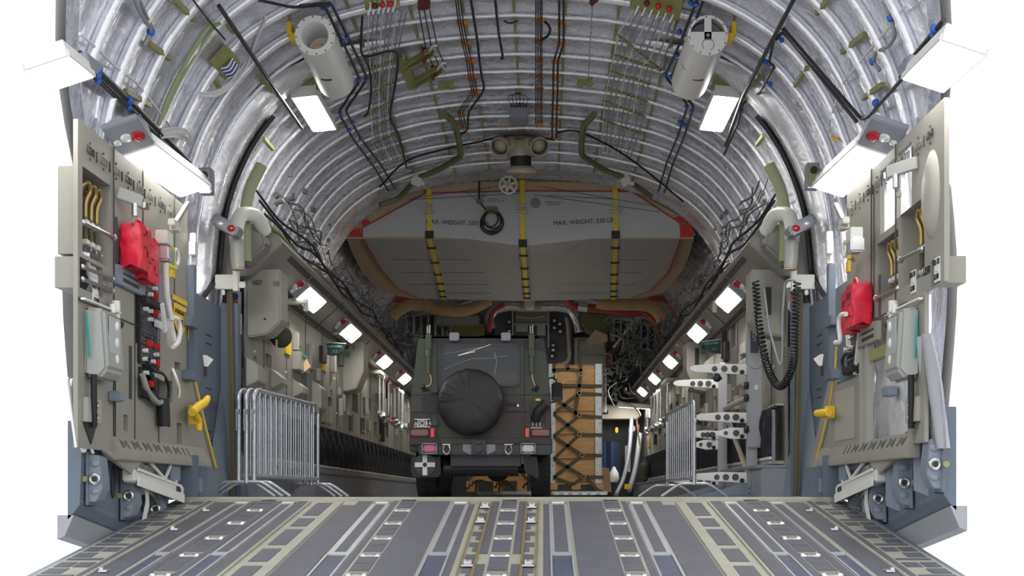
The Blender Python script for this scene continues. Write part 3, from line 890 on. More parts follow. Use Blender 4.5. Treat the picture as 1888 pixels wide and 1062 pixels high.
# ================================================================ LAMPS
def frame_M(c, a, t, n):
    # local x along the lamp, y across, z out of the face
    R = Matrix((V(a).normalized(), V(t).normalized(), V(n).normalized())).transposed().to_4x4(); R.translation = V(c); return R
class LB(MB):
    def put(s, Mx):
        bmesh.ops.transform(s.bm, matrix=Mx, verts=s.bm.verts[:]); return s
def fix_lamp(name, label, c, L, Wd, a, t, n, ends=(), group=None, deep=.10, red=True):
    th = thing(name, label, 'lamp', c, group)
    Mx = frame_M(c, a, t, n)
    b = LB(); h = Wd/2+.025
    b.box((0,0,-deep/2), (L+.04,2*h,deep))
    for k in (-1,1):
        b.box((0,k*(h+.006),-.012),(L+.05,.012,.045)); b.box((k*(L/2+.02),0,-.012),(.012,2*h,.045))
    b.put(Mx).build('frame', M['white'], th, bevel=.004)
    d = LB(); d.box((0,0,.008),(L-.03,Wd-.02,.018)); d.put(Mx).build('diffuser', M['lamp'], th)
    for e in ends:
        q = LB(); x0 = e*(L/2+.03); x1 = e*(L/2+.30)
        q.prism([(x0,-h,0),(x1,-h,-.13),(x1,-h,-.17),(x0,-h,-.17)], (0,2*h,0))
        hs = q.put(Mx).build('end_housing', M['lamphs'], th, bevel=.006)
        q = LB(); xm = e*(L/2+.15); zz = -.055; RR = Matrix.Translation((xm,0,zz)) @ Matrix.Rotation(e*math.atan(.13/.27),4,'Y'); Mx = Mx @ RR
        q.ball((0, h*.45, 0), .055, (1,1,.4)); q.put(Mx).build('red_lens', M['red'], hs)
        q = LB(); q.ball((e*.02, -h*.12, 0), .045, (1,1,.4)); q.put(Mx).build('clear_lens', M['lens'], hs)
        q = LB(); q.ball((0, -h*.68, 0), .03, (1,1,.4)); q.put(Mx).build('small_lens', M['lens'], hs); Mx = Mx @ RR.inverted()
    return th
A = (0,1,0)
for s, nm in ((-1,'left'),(1,'right')):
    t = V((-s*.93,0,.37)); n = V((-s*.30,0,-.90))
    t = (t-n.normalized()*t.dot(n.normalized()))
    c = V((s*2.71,10.12,2.60))
    fix_lamp('fluorescent_lamp', 'large bright fluorescent lamp with end spotlights just above the %s aft panels' % nm, c, 1.5, .22, (0,1,.045), t, n, (-1,1))
    fix_lamp('fluorescent_lamp', 'bright fluorescent lamp cut off at the upper %s frame edge' % nm, (s*2.69,(7.80 if s < 0 else 7.69),2.62), (.4 if s < 0 else .75), .22, (0,1,.045), t, n, (1,))
    # lamps under the hull lining
    fix_lamp('ceiling_lamp', 'slim bright lamp hung below the silver hull lining, under the %s white cylinder' % nm, (s*2.06,12.98,3.93), 1.12, .19, A, (-s*.97,0,.10), (-s*.10,-.06,-.97), ())
    b = MB(); b.prism([(s*2.02,12.6,3.98),(s*2.02,13.3,3.98),(s*2.02,13.1,4.16),(s*2.02,12.8,4.16)], (s*.02,0,0)); b.prism([(s*1.90,12.42,4.0),(s*2.2,12.42,4.0),(s*2.1,12.42,4.18),(s*1.98,12.42,4.2)], (0,.02,0))
    tag(b.build('lamp_bracket', M['oliv']), 'olive sheet bracket holding the %s ceiling lamp' % nm, 'bracket')
    d = V((s*-.36,0,.32)).normalized(); n = V((s*-.32,0,-.36)).normalized()
    for k, y in enumerate((14.75, 17.75, 21.5, 24.6, 27.6)):
        c = V((s*2.66,y,2.20))+d*.245+n*.085
        fix_lamp('soffit_lamp', '%s square lamp on the %s soffit, counted from the door' % (('first','second','third','fourth','fifth')[k], nm), c, 1.05, .155, A, d, n, (-1,), 'lamps along the soffits')
fix_lamp('soffit_lamp', 'tilted bright lamp below the far end of the right soffit', (2.42,29.3,2.08), .9, .26, (-.75,.6,.1), (.5,.8,.1), (-.05,-.25,-.95), ())

# ================================================================ WING BOX OVER THE HOLD
BY = 18.2
def fp(px, py): 
    p = at(px, py, BY); return (p.x, BY, p.z)
bx = thing('wing_box_fairing', 'huge pale grey hanging box with tan and red edges under the hull crown', 'fairing', (0,18.2,3.6))
ridge = [(1255,437),(1130,438),(1080,441),(963,453),(860,440),(800,437),(668,437)]
m = MB(); m.prism([fp(*p) for p in [(668,420),(785,356),(960,352),(1165,353),(1255,412)]+ridge], (0,.05,0))
m.build('aft_face', M['boxg'], bx)
m = MB(); m.prism([(x,y+.012,z) for x,y,z in [fp(*p) for p in [(638,440),(664,400),(780,341),(800,335),(1135,335),(1150,340),(1258,400),(1280,440)]]], (0,.03,0))
m.build('tan_border', M['tan'], bx)
m = MB(); m.prism([(x,y+.05,z) for x,y,z in [fp(*p) for p in [(632,432),(655,392),(775,333),(800,322),(1135,322),(1155,332),(1262,392),(1284,432)]]], (0,.03,0))
m.build('olive_flange', M['oliv'], bx)
ZR = fp(668,437)[2]
def up(px, py, z=ZR):
    p = atz(px, py, z); return (p.x, p.y, z)
under_pts = [(1255,437),(1250,455),(1232,502),(1200,535),(1165,549),(960,555),(770,549),(735,533),(705,500),(678,455),(668,437)]
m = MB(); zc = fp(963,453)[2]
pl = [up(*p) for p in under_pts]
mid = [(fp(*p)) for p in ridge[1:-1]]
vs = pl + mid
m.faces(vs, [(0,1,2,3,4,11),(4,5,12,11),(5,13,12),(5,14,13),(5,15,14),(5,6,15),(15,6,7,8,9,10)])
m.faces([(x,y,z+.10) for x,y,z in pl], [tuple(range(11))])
m.build('underside', M['boxshade'], bx, smooth=0)
m = MB(); m.prism([(x,y,ZR+.02) for x,y,z in [up(*p) for p in [(1280,440),(1272,470),(1255,505),(1222,543),(1180,552),(960,557),(755,552),(700,540),(668,505),(650,470),(638,440)]]], (0,0,.04))
m.build('tan_underside_border', M['tan'], bx)
m = MB()
for a, b in (((668,420),(785,356)),((785,356),(960,352)),((960,352),(1165,353)),((1165,353),(1255,412)),((1255,412),(1255,437)),((668,420),(668,437))):
    p, q = fp(*a), fp(*b); m.beam((p[0],BY-.004,p[2]),(q[0],BY-.004,q[2]),.02,.018,(0,1,0))
lp_ = pl[:5]; 
for seq in (pl[0:5], pl[6:11]):
    for p, q in zip(seq, seq[1:]): m.beam((p[0],p[1],ZR-.004),(q[0],q[1],ZR-.004),.02,.01)
m.build('red_edging', M['redh'], bx)
for a in ([(1252,412),(1275,413),(1278,437),(1256,437)],[(1238,402),(1252,412),(1270,408),(1255,398)],[(664,420),(645,424),(642,437),(667,437)],[(672,418),(665,408),(678,404),(684,411)],
          [(781,346),(787,346),(787,356),(781,356)],[(1136,344),(1143,344),(1143,354),(1136,354)],[(958,343),(968,343),(968,352),(958,352)]):
    m = MB(); m.prism([(x,y-.006,z) for x,y,z in [fp(*p) for p in a]], (0,.01,0)); m.build('red_corner_patch', M['redp'], bx)
m = MB()
for py in (478, 502, 524, 540):
    d = up(960,py)[1]; hw = 1.9 if py < 530 else 1.5
    m.bx(-hw-.2, -.7, d-.012, d+.012, ZR-.012, ZR-.002); m.bx(.5, hw, d-.012, d+.012, ZR-.012, ZR-.002)
m.build('panel_joints', M['lamphs'], bx)
text('MAX. WEIGHT: 550 LBS', 'stencil', M['ink'], bx, V(fp(843,411))+V((0,-.004,0)), .088, (1,0,-.035), (0,0,1))
text('MAX. WEIGHT: 550 LBS', 'stencil', M['ink'], bx, V(fp(1078,409))+V((0,-.004,0)), .088, (1,0,.06), (0,0,1))
text('CAPACITY: 550 LBS\nSEE MANUAL', 'small_stencil', M['inkg'], bx, V(fp(1021,375))+V((0,-.004,0)), .032, (1,0,0), (0,0,1))
text('CAUTION\nMAX. WEIGHT: 550 LBS', 'small_stencil', M['inkg'], bx, V(fp(908,369))+V((0,-.004,0)), .032, (1,0,0), (0,0,1))
m = MB(); c = V(fp(987,374)); 
for r in (.02,.045,.07): m.ring(c+V((0,-.004,0)),(0,1,0),r,.006,24,6)
m.cyl(c, c+V((0,-.006,0)), .075, n=24); m.build('round_grille', M['lamphs'], bx)
# yellow straps
for px, lowpx, nm in ((791,818,'left'),(963,972,'middle'),(1134,1131,'right')):
    t = thing('cargo_strap', '%s yellow webbing strap running down the grey hanging box' % nm, 'strap', fp(px,336), 'yellow straps on the box')
    yr = 453 if nm == 'middle' else 437
    p0, p1, p2 = V(fp(px,333)), V(fp(px+1,yr)), V(up(lowpx,549, ZR))
    if nm == 'middle': p2 = V(up(lowpx,551,ZR))
    q = MB(); q.beam(p0+V((0,-.02,0)), p1+V((0,-.02,-.012)), .07, .006, (0,1,0)); a, b = p1+V((0,-.02,-.018)), p2+V((0,0,-.03))
    q.beam(a, b, .07, .006)
    q.build('webbing', M['ystrap'], t)
    q = MB()
    for pyy in (381, 392): 
        c = V(fp(px,pyy)); q.box(c+V((0,-.045,0)),(.09,.05,.045))
    c = V(fp(px,391)); q.cyl(c+V((-.09,-.05,0)), c+V((.09,-.05,0)), .015)
    q.build('ratchet', M['steel'], t, bevel=.004)
    c = p1; q = MB(); q.box(c+V((0,-.016,.03)), (.12,.02,.11)); q.build('corner_pad', M['blk'], t)
    for f in (.12,.33,.52,.68,.82,.93):
        q = MB(); q.box(a.lerp(b,f)+V((0,0,-.012)), (.13,.05,.03)); q.build('strap_keeper', M['dk'], t)
# cable coil hanging on the box
t = thing('cable_coil', 'black coiled cable with a green control box on the grey hanging box', 'cable', fp(905,412))
q = MB()
for k,(r,dx,dz) in enumerate(((.165,0,0),(.15,.01,.01),(.14,-.01,.02),(.125,.02,.04),(.11,-.02,.05))):
    c = V(fp(907,412))+V((dx,-.03-.012*k,dz)); q.ring(c,(.05,1,.05*(k-2)),r,.010,32,6)
q.build('cable_loops', M['blk'], t)
q = MB(); q.box(V(fp(907,389))+V((0,-.05,0)),(.17,.08,.085)); q.box(V(fp(915,391))+V((0,-.1,0)),(.06,.04,.05)); q.build('control_box', M['oliv2'], t, bevel=.008)
q = MB(); q.tube(spline([fp(884,320),V(fp(884,350))+V((0,-.08,0)),V(fp(885,372))+V((0,-.09,0)),V(fp(897,390))+V((0,-.07,0))],6),.012,6); q.build('lead', M['blk'], t)
q = MB(); q.box(V(fp(885,374))+V((0,-.09,0)),(.07,.05,.05)); q.build('clamp', M['oliv2'], t)
q = MB()
for a, b in (((858,352),(880,372)),((892,352),(888,370)),((905,345),(890,370))): q.tube([fp(*a), V(fp(*b))+V((0,-.08,0))], .004, 5)
q.build('guy_wires', M['oliv2'], t)
m = MB()
for a, b in (((755,369),(960,358)),((760,366),(955,340)),((985,360),(1215,392)),((1000,345),(1210,382)),((1130,368),(1010,362))):
    m.tube([V(fp(*a))+V((0,-.03,0)), V(fp(*b))+V((0,-.05,0))], .0035, 4)
tag(m.build('thin_cables', M['conduit']), 'thin dark control wires slung across the front of the grey box', 'wire', kind='stuff')
# hand wheel
t = thing('hand_wheel', 'white spoked hand wheel hanging before the grey box', 'wheel', at(937,341,17.5))
c = at(937,341,17.5); q = MB(); q.ring(c,(0,1,0),.117,.014,28,8); q.build('rim', M['white'], t)
for k in range(6):
    a = k*PI/3+.3; q = MB(); q.beam(c+V((math.cos(a)*.02,0,math.sin(a)*.02)), c+V((math.cos(a)*.11,0,math.sin(a)*.11)),.03,.012,(0,1,0)); q.build('spoke', M['white'], t)
q = MB(); q.cyl(c+V((0,-.03,0)),c+V((0,.15,0)),.028); q.build('hub', M['steel'], t)

# ================================================================ CEILING EQUIPMENT
# forked beige duct
t = thing('forked_duct', 'beige forked air duct with two round mouths hanging at the crown', 'duct', at(958,270,15.9))
def yd(px,py,dy=0): return at(px,py,15.9+dy)
for dx, nm in ((-1,'l'),(1,'r')):
    q = MB(); px0 = 958+dx*36
    pts = spline([yd(958,288,0), yd(958+dx*12,274,.0), yd(958+dx*24,263,-.02), yd(958+dx*33,265,-.10), yd(958+dx*37,271,-.22)], 6)
    q.tube(pts, [.115]*len(pts), 20, cap=False)
    arm = q.build('mouth_arm', M['tand'], t, smooth=60)
    q = MB(); e, f = pts[-1], pts[-2]; d = (e-f).normalized(); q.ring(e,d,.113,.010,24,8); q.build('rim', M['tand'], arm)
    q = MB(); k_ = pts[-7]; q.ball(k_,.108,n=16); q.build('inner_wall', M['tand'], arm)
q = MB(); q.tube([yd(958,262),yd(958,280),yd(958,292)],[.10,.15,.14],20); q.build('body', M['tand'], t, smooth=60)
q = MB(); q.tube([yd(960,291),yd(961,314)],[.135,.125],20); q.build('rubber_sleeve', M['blk'], t)
q = MB(); q.lathe([(.09,.09),(.16,.07),(.20,.03),(.195,0),(.13,-.01),(0,-.01)], yd(961,318), (0,-.25,1)); q.build('bell_mouth', M['tand'], t, smooth=60)
q = MB(); q.box(yd(958,252),(.13,.08,.08)); q.build('hanger', M['oliv'], t, bevel=.01)
# cylinders
for s, nm in ((-1,'left'),(1,'right')):
    c0, c1 = V((s*1.685,10.9,3.97)), V((s*1.665,12.08,3.96))
    if s < 0: c1 = V((s*1.70,12.08,3.97))
    t = thing('duct_cylinder', 'white upper %s cylinder %s' % (nm, 'with an open round mouth' if s < 0 else 'closed by a cross shaped end plate'), 'cylinder', c0-V((0,0,.17)))
    q = MB()
    q.lathe([(.172,0),(.172,c1.y-c0.y),(.14,c1.y-c0.y+.02),(0,c1.y-c0.y+.02)], c0, c1-c0, 40)
    q.build('shell', M['white'], t)
    if s < 0:
        q = MB(); q.lathe([(.172,.0),(.172,-.012),(.118,-.012),(.112,.0),(.112,.35),(0,.36)], c0, (0,1,0), 40); q.build('mouth_ring', M['white'], t)
        q = MB(); q.ball(c0+V((0,.22,-.05)), .075, (1,1,.8)); q.build('inner_nozzle', M['ltan'], t)
    else:
        q = MB(); q.lathe([(.172,0),(.172,-.014),(.150,-.014),(.150,0)], c0, (0,1,0), 40)
        q.bx(c0.x-.03,c0.x+.03,c0.y-.014,c0.y,c0.z-.15,c0.z+.15); q.bx(c0.x-.15,c0.x+.15,c0.y-.014,c0.y,c0.z-.04,c0.z+.03)
        q.prism([V((c0.x,c0.y-.012,c0.z-.02))+V((.15*math.cos(PI+PI*k/14),0,.15*math.sin(PI+PI*k/14))) for k in range(15)], (0,.012,0))
        q.build('cross_plate', M['white'], t)
        q = MB(); q.cyl(c0+V((0,.10,0)),c0+V((0,.11,0)),.15,n=24); q.build('dark_inside', M['lamphs'], t)
        q = MB(); q.cyl(c0+V((0,-.015,.0)),c0+V((0,-.02,.0)),.016); q.build('green_button', M['oliv'], t)
        q = MB(); q.tube([c0+V((.05*math.cos(a),-.02,-.08+.05*math.sin(a))) for a in [k*PI/8-1.2 for k in range(14)]],.003,5); q.build('wire_loop', M['gcord'], t)
    q = MB()
    for k in range(12): 
        a = 2*PI*k/12+.1; q.cyl(c0+V((.16*math.cos(a),-.012,.16*math.sin(a))), c0+V((.16*math.cos(a),-.020,.16*math.sin(a))), .006, n=6)
    q.build('screws', M['dk'], t)
    for yy, a0, a1 in ((c0.y+.62,-1.9,-1.35),(c0.y+.55,-2.9,-2.55) if s<0 else (c0.y+.5,-2.75,-2.4)):
        q = MB(); q.tube([c0+V((.1725*math.cos(a0+(a1-a0)*k/8),yy-c0.y,.1725*math.sin(a0+(a1-a0)*k/8))) for k in range(9)], .012, 6); q.build('slot', M['dk'], t)
    q = MB(); q.box(c0+V((s*.19,.12,.02)),(.09,.10,.07)); q.box(c0+V((s*.24,.18,.10)),(.04,.2,.12)); q.build('yellow_hinge', M['yel'], t, bevel=.008)
    q = MB(); q.tube([c0+V((s*.24,.18,.12)), c0+V((s*.3,.2,.5))], .012,6); q.tube([c0+V((0,.9,.16)), c0+V((0,.95,.42))], .02,6); q.build('hanger_rod', M['oliv'], t)
# longitudinal olive stringers between hoops
k = 301
for x in (-1.45,-.93,-.46,0,.47,.95,1.48):
    m = MB(); u = x*1.02
    for y0 in FRAMES:
        if 10.4 < y0 < 17.6:
            p = prof(u, -.015); m.bx(p.x-.012, p.x+.012, y0+.03, y0+FRP-.05, p.z-.012, p.z+.02)
    struct(m.build('trim_%d' % k, M['oliv'])); k += 1
def sh(pts, off=.05): return [shell_at(px,py,off) for px,py in pts]
# conduits with blue clips
def conduit(pts, r, off, label, mat_='conduit', clips=(), group=None, name='conduit', n=3):
    P = sh(pts, off)
    t = thing(name, label, name.split('_')[-1] if '_' in name else name, P[0], group)
    q = MB()
    Q = [P[0]]
    for i in range(1,len(P)-1):
        a, b, c = P[i-1], P[i], P[i+1]
        e = min(.08, (b-a).length*.3, (c-b).length*.3)
        u, v = b+(a-b).normalized()*e, b+(c-b).normalized()*e
        Q += [u, (u+2*b+v)/4, v]
    Q.append(P[-1])
    q.tube(Q, r, 8); q.build('pipe', M[mat_], t, smooth=60)
    for cpx, cpy in clips:
        c = shell_at(cpx, cpy, off); q = MB(); q.ball(c, r*2.0, n=8); q.build('clip', M['blue'], t)
    return t
LA = [(476,0),(540,14),(597,8),(640,95),(664,148),(624,207),(652,258),(690,308),(716,352)]
conduit(LA, .013, .06, 'dark zigzag conduit with blue clips, upper left, the lower of two', clips=((596,14),(630,75),(662,146),(627,208),(644,240),(680,295)))
conduit([(x+13,y-3) for x,y in LA[1:]], .013, .06, 'dark zigzag conduit with blue clips, upper left, the upper of two', clips=((607,8),(640,68),(675,145),(650,225),(665,255)))
RA_ = [(1285,0),(1257,72),(1226,140),(1268,193),(1250,250),(1229,300),(1214,352)]
conduit(RA_, .013, .06, 'dark zigzag conduit with blue clips, upper right, the left of two', clips=((1274,5),(1253,58),(1226,137),(1266,197),(1253,225)))
conduit([(x+11,y+3) for x,y in RA_], .013, .06, 'dark zigzag conduit with blue clips, upper right, the right of two', clips=((1284,8),(1248,101),(1237,142),(1275,205),(1262,230)))
conduit([(404,11),(505,162),(556,236)], .019, .10, 'long straight black rail under the hull, upper left', 'blkm', name='rail')
conduit([(1463,0),(1371,175),(1338,268)], .019, .10, 'long straight black rail under the hull, upper right', 'blkm', name='rail')
conduit([(356,0),(385,38),(415,73)], .008, .06, 'thin dark cable left of the upper left black rail', name='cable')
conduit([(1444,53),(1588,220),(1600,216),(1740,60)], .016, .07, 'dark pipe running diagonally to the upper right lamp, outer one', clips=((1615,190),(1665,130)))
conduit([(1432,72),(1444,57),(1580,225)], .016, .07, 'dark pipe running diagonally to the upper right lamp, inner one')
conduit([(1430,60),(1418,115),(1428,122),(1400,172),(1370,190),(1360,230),(1335,285)], .012, .06, 'thin bent dark pipe beside the upper right black rail', clips=((1434,68),(1441,74),(1412,113),(1418,118),(1412,150),(1420,155),(1364,200),(1368,205)))
for i in range(4):
    conduit([(147+2*i,97+9*i),(250,196+6*i),(350-3*i,300+3*i)], .014 if i else .019, .05, 'dark pipe behind the large left lamp, %s of the bundle of four' % ('uppermost','second','third','lowest')[i],
            clips=((180,130+9*i),(237,184+7*i)) if i < 3 else (), group='pipes behind the left lamp')
for i in range(2):
    conduit([(1660,133+9*i),(1740,37+12*i)], .016, .07, 'short dark pipe above the cut off right lamp, %s one' % ('upper','lower')[i], clips=((1723,53+11*i),(1672,116+8*i)))
conduit([(248,0),(262,30),(280,56),(265,84)], .016, .05, 'grey bent hose with a blue clip, far upper left, outer', 'gcord', clips=((278,59),), name='hose')
conduit([(258,0),(270,30),(283,56),(268,82)], .014, .05, 'grey bent hose with a blue clip, far upper left, inner', 'gcord', name='hose')
conduit([(1628,0),(1642,32),(1651,65),(1640,85),(1615,96),(1609,113),(1622,130)], .014, .05, 'grey S shaped hose with blue clips, far upper right', 'gcord', clips=((1642,33),(1609,114)), name='hose')
conduit([(147,62),(180,90),(215,125),(250,150),(285,195),(300,215),(320,240),(345,255)], .010, .03, 'white taped cable crossing the near left hull lining', 'wcord', name='cable')
conduit([(1670,10),(1640,50),(1605,90),(1565,140),(1550,160),(1545,180),(1530,220),(1528,245)], .010, .03, 'white taped cable crossing the near right hull lining', 'wcord', name='cable')
for i in range(4):
    conduit([(370,172+2*i),(400,168+3*i),(428,148+4*i),(455,112+4*i),(470,70+3*i),(490,30+2*i)], .011, .05+.01*i, 'white wire of the curved bundle below the upper left junction box, %s' % ('first','second','third','fourth')[i], 'wcord', group='white wire bundle', name='wire')
for i, (a,b) in enumerate((((345,190),(320,215)),((325,60),(290,150)),)):
    pass
conduit([(395,38),(380,55),(350,100),(330,140),(310,180),(292,230)], .020, .04, 'pale olive tube along a near left hoop, outer', 'sage', name='tube')
conduit([(430,60),(415,42),(398,45),(370,85),(345,125),(320,170),(298,220)], .016, .04, 'pale olive tube along a near left hoop, inner', 'sage', name='tube')
# olive hoses beside the crown
conduit([(818,208),(838,228),(846,258),(850,288),(815,310),(770,328),(752,348),(735,366),(700,378)], .038, .09, 'thick olive hose bending down to the left of the forked duct', 'oliv2', name='hose')
conduit([(1096,210),(1076,232),(1072,262),(1072,286),(1110,312),(1150,328),(1175,345),(1200,362)], .038, .09, 'thick olive hose bending down to the right of the forked duct', 'oliv2', name='hose')
for px in (768, 1154):
    q = MB(); c = shell_at(px,335,.14); q.box(c,(.13,.10,.12),Matrix.Rotation(.4*(1 if px<900 else -1),3,'Y')); q.box(c+V((0,-.05,.08)),(.05,.05,.05)); q.box(c+V((.08,-.02,-.03)),(.06,.06,.05))
    tag(q.build('hose_clamp', M['wfit'], bevel=.008), 'white clamp block on the %s olive hose' % ('left' if px < 900 else 'right'), 'clamp')
# wire columns with orange clips
def clip(px, py):
    c = shell_at(px, py, .045); q = MB(); q.box(c,(.105,.03,.028)); 
    for dx in (-.035,-.012,.012,.035): q.box(c+V((dx,-.005,-.018)),(.014,.035,.02))
    return c, q
CA = [(851,41),(858,78),(866,112),(870,140),(876,168),(850,207),(857,236)]
CB = [(994,37),(994,75),(994,110),(994,138),(994,164),(994,197),(994,226)]
CC = [(1035,40),(1035,80),(1025,113),(1024,141),(1024,168),(1023,200),(1022,229),(1022,254)]
rank = ORD
for cl, nm, wires in ((CA,'left',(-6,-2,3)),(CB,'middle',(-6,-2,2,5)),(CC,'right',(-4,4))):
    for i, (px,py) in enumerate(cl):
        c, q = clip(px,py)
        tag(q.build('cable_clip', M['ora'], bevel=.003), '%s orange cable clip from the top in the %s wire column' % (rank[i], nm), 'clip', 'orange cable clips')
    for j, dx in enumerate(wires):
        pts = [(cl[0][0]+dx-(5 if nm=='left' else 0), 0)]+[(x+dx,y) for x,y in cl]
        q = MB(); q.tube([shell_at(x,y,.075) for x,y in pts], .010 if nm == 'right' else .006, 6)
        tag(q.build('wire', M['blk']), 'black wire through the %s column of orange clips, %s from the left' % (nm, rank[j]), 'wire', 'wires in orange clips')
q = MB(); q.tube(spline(sh([(868,0),(875,42),(880,76),(884,112),(888,140),(891,167),(865,207),(862,238),(848,248)],.06),5), .012, 6)
tag(q.build('cable', M['blk'], smooth=60), 'thick black cable beside the left column of orange clips', 'cable')
q = MB(); q.tube(spline(sh([(913,0),(917,40),(921,72),(927,105),(924,108)],.06),5), .012, 6)
tag(q.build('cable', M['blk'], smooth=60), 'short black cable ending in a white ring near the crown', 'cable')
q = MB(); q.tube(spline(sh([(1005,40),(1014,52),(1010,66),(997,74)],.06),5), .013, 6)
tag(q.build('cable', M['blk'], smooth=60), 'short looped black cable between the first two middle orange clips', 'cable')
q = MB(); q.tube(spline(sh([(929,38),(940,43),(955,38)],.05),5), .008, 6)
tag(q.build('cable', M['blk'], smooth=60), 'tiny curved black cable end at the crown centre', 'cable')
q = MB(); q.tube(spline(sh([(1026,254),(1030,244),(1065,242),(1110,262),(1150,285),(1200,322),(1260,372)],.07),6), .012, 6)
tag(q.build('cable', M['blk'], smooth=60), 'long black cable from the right orange clips down the right hull', 'cable')
q = MB(); q.tube(spline(sh([(1022,258),(1000,254),(975,250),(940,250),(880,262),(800,280),(745,300),(700,345)],.07),6), .012, 6)
tag(q.build('cable', M['blk'], smooth=60), 'long black cable across the crown and down the left hull', 'cable')
# fans of thin control cables and their guide bars
for s, nm, rows_ in ((-1,'left',[((680,750),(20,20)),((678,741),(70,60)),((683,731),(127,108)),((681,727),(173,150)),((684,724),(210,182)),((686,724),(240,215)),((688,728),(268,245)),((704,748),(300,290))]),
                    (1,'right',[((1166,1250),(20,42)),((1140,1215),(62,130)),((1133,1203),(100,125)),((1125,1195),(130,155)),((1120,1190),(160,188)),((1115,1185),(185,215)),((1112,1178),(220,246)),((1110,1160),(278,295))]) ):
    for i in range(9):
        f = i/8
        P = [shell_at(a+(b-a)*f, c+(d-c)*f, .05) for (a,b),(c,d) in rows_]
        q = MB(); q.tube(P, .007, 5)
        tag(q.build('control_cable', M['gcord'] if i % 3 else M['wcord']), 'thin grey control cable, %s from the left in the %s fan' % (rank[i], nm), 'cable', 'control cable fans')
    for j, ((a,b),(c,d)) in enumerate(rows_[2 if s<0 else 1:7]):
        q = MB(); q.beam(shell_at(a-4,c,.03), shell_at(b+4,d,.03), .02, .02)
        for i in range(9): q.ball(shell_at(a+(b-a)*i/8, c+(d-c)*i/8, .05), .014, n=6)
        tag(q.build('guide_bar', M['oliv']), '%s olive guide bar from the top across the %s control cables' % (rank[j], nm), 'bar', 'cable guide bars')
# black cable with loop at the left fan
q = MB(); q.tube(spline(sh([(668,30),(666,95),(680,104),(715,95),(733,102),(730,150),(720,215),(735,250),(750,310)],.07),6), .011, 6)
tag(q.build('cable', M['blk'], smooth=60), 'black cable looping over the left control cables', 'cable')
q = MB(); q.tube(spline(sh([(666,95),(681,128),(684,170),(679,205),(672,215)],.07),6), .010, 6)
tag(q.build('cable', M['blk'], smooth=60), 'black cable left of the left control cables', 'cable')
# olive racks at the top edge, red boards, brackets
for s, nm, a, b, c in ((-1,'left',(672,-6),(737,-14),(737,12)),(1,'right',(1168,-30),(1262,-6),(1252,38))):
    p, q_ = shell_at(*a,.10), shell_at(*b,.10)
    t = thing('switch_rack', 'olive rack of knobs and white wires at the top %s of the crown' % nm, 'rack', p)
    q = MB(); e = shell_at(*c,.16); q.prism([p,q_,e,e+(p-q_)], (0,0,.04)); q.build('plate', M['oliv'], t, bevel=.005)
    for k in range(3):
        f = .3+.22*k; c_ = (p.lerp(q_,f)+(e+(p-q_)).lerp(e,f))/2
        q = MB(); q.ball(c_+V((0,-.03,-.04)),.028); q.build('knob', M['redp'] if k else M['dred'], t)
    for k in range(6):
        f = .1+.14*k; c_ = (e+(p-q_)).lerp(e,f)
        q = MB(); q.tube(spline([c_+V((0,-.04,.08)),c_+V((.03,-.07,.02)),c_+V((0,-.03,-.05))],4),.009,5); q.build('white_wire', M['wcord'], t)
for px, nm in ((782,'left'),(1094,'right')):
    a = [(-11,-14),(11,-14),(11,14),(0,18),(-12,17)] if px < 900 else [(-8,-20),(12,-20),(10,0),(-3,11),(-7,6)]
    q = MB(); P = [shell_at(px+x,y,.08) for x,y in a]; q.prism(P,(0,.02,0))
    tag(q.build('pulley_board', M['dred']), 'dark red pulley board at the top %s of the crown' % nm, 'board')
for i in range(3):
    q = MB(); q.tube([shell_at(772+10*i,18,.08), shell_at(785+11*i,90,.08), shell_at(800+11*i,125,.08)], .006, 5)
    tag(q.build('cable', M['blk']), 'thin black cable below the left red board, %s from the left' % rank[i], 'cable', 'pulley cables')
q = MB(); q.tube([shell_at(1092,10,.08), shell_at(1084,150,.08)], .005, 5); tag(q.build('cable', M['gcord']), 'thin grey cable below the right red board', 'cable')
t = thing('pulley_bracket', 'olive twin pulley bracket on the crown, left of the wire columns', 'bracket', shell_at(765,150,.06))
for k,(dx,dy) in enumerate(((0,0),(16,32))):
    q = MB(); q.beam(shell_at(745+dx,120+dy,.08),shell_at(795+dx,90+dy,.10),.02,.05); q.beam(shell_at(748+dx,128+dy,.08),shell_at(800+dx,98+dy,.10),.02,.05); q.build('arm', M['oliv'], t)
    q = MB(); c = shell_at(782+dx,102+dy,.10); q.cyl(c+V((-.015,0,0)),c+V((.015,0,0)),.075,n=16); q.build('pulley', M['dred'], t)
    q = MB(); q.tube(spline([shell_at(790+dx,98+dy,.12),shell_at(797+dx,86+dy,.12),shell_at(806+dx,84+dy,.12)],4),.012,6); q.build('hook', M['wfit'], t)
q = MB(); q.beam(shell_at(736,108,.05),shell_at(760,164,.05),.07,.03); q.beam(shell_at(744,104,.05),shell_at(768,160,.05),.03,.05); q.build('rail', M['oliv'], t)
for px, py, nm in ((823,157,'left'),(1078,152,'right')):
    q = MB(); c = shell_at(px,py,.06); q.box(c,(.16,.05,.06)); q.box(c+V((.06,-.02,.0)),(.05,.05,.1)); q.cyl(c+V((-.05,-.04,-.02)),c+V((-.05,.0,-.02)),.04)
    tag(q.build('small_pulley', M['oliv'], bevel=.006), 'small olive pulley block hanging %s of the crown' % nm, 'pulley')
t = thing('relay_box', 'dark grey relay box at the crown above the forked duct', 'box', shell_at(957,212,.10))
c = shell_at(957,212,.12); q = MB(); q.box(c,(.21,.30,.14)); q.build('body', M['lamphs'], t, bevel=.012)
q = MB(); 
for i in range(6): q.cyl(c+V((-.085+.034*i,-.15,.05)),c+V((-.085+.034*i,-.19,.05)),.012)
q.build('plugs', M['dk'], t)
q = MB()
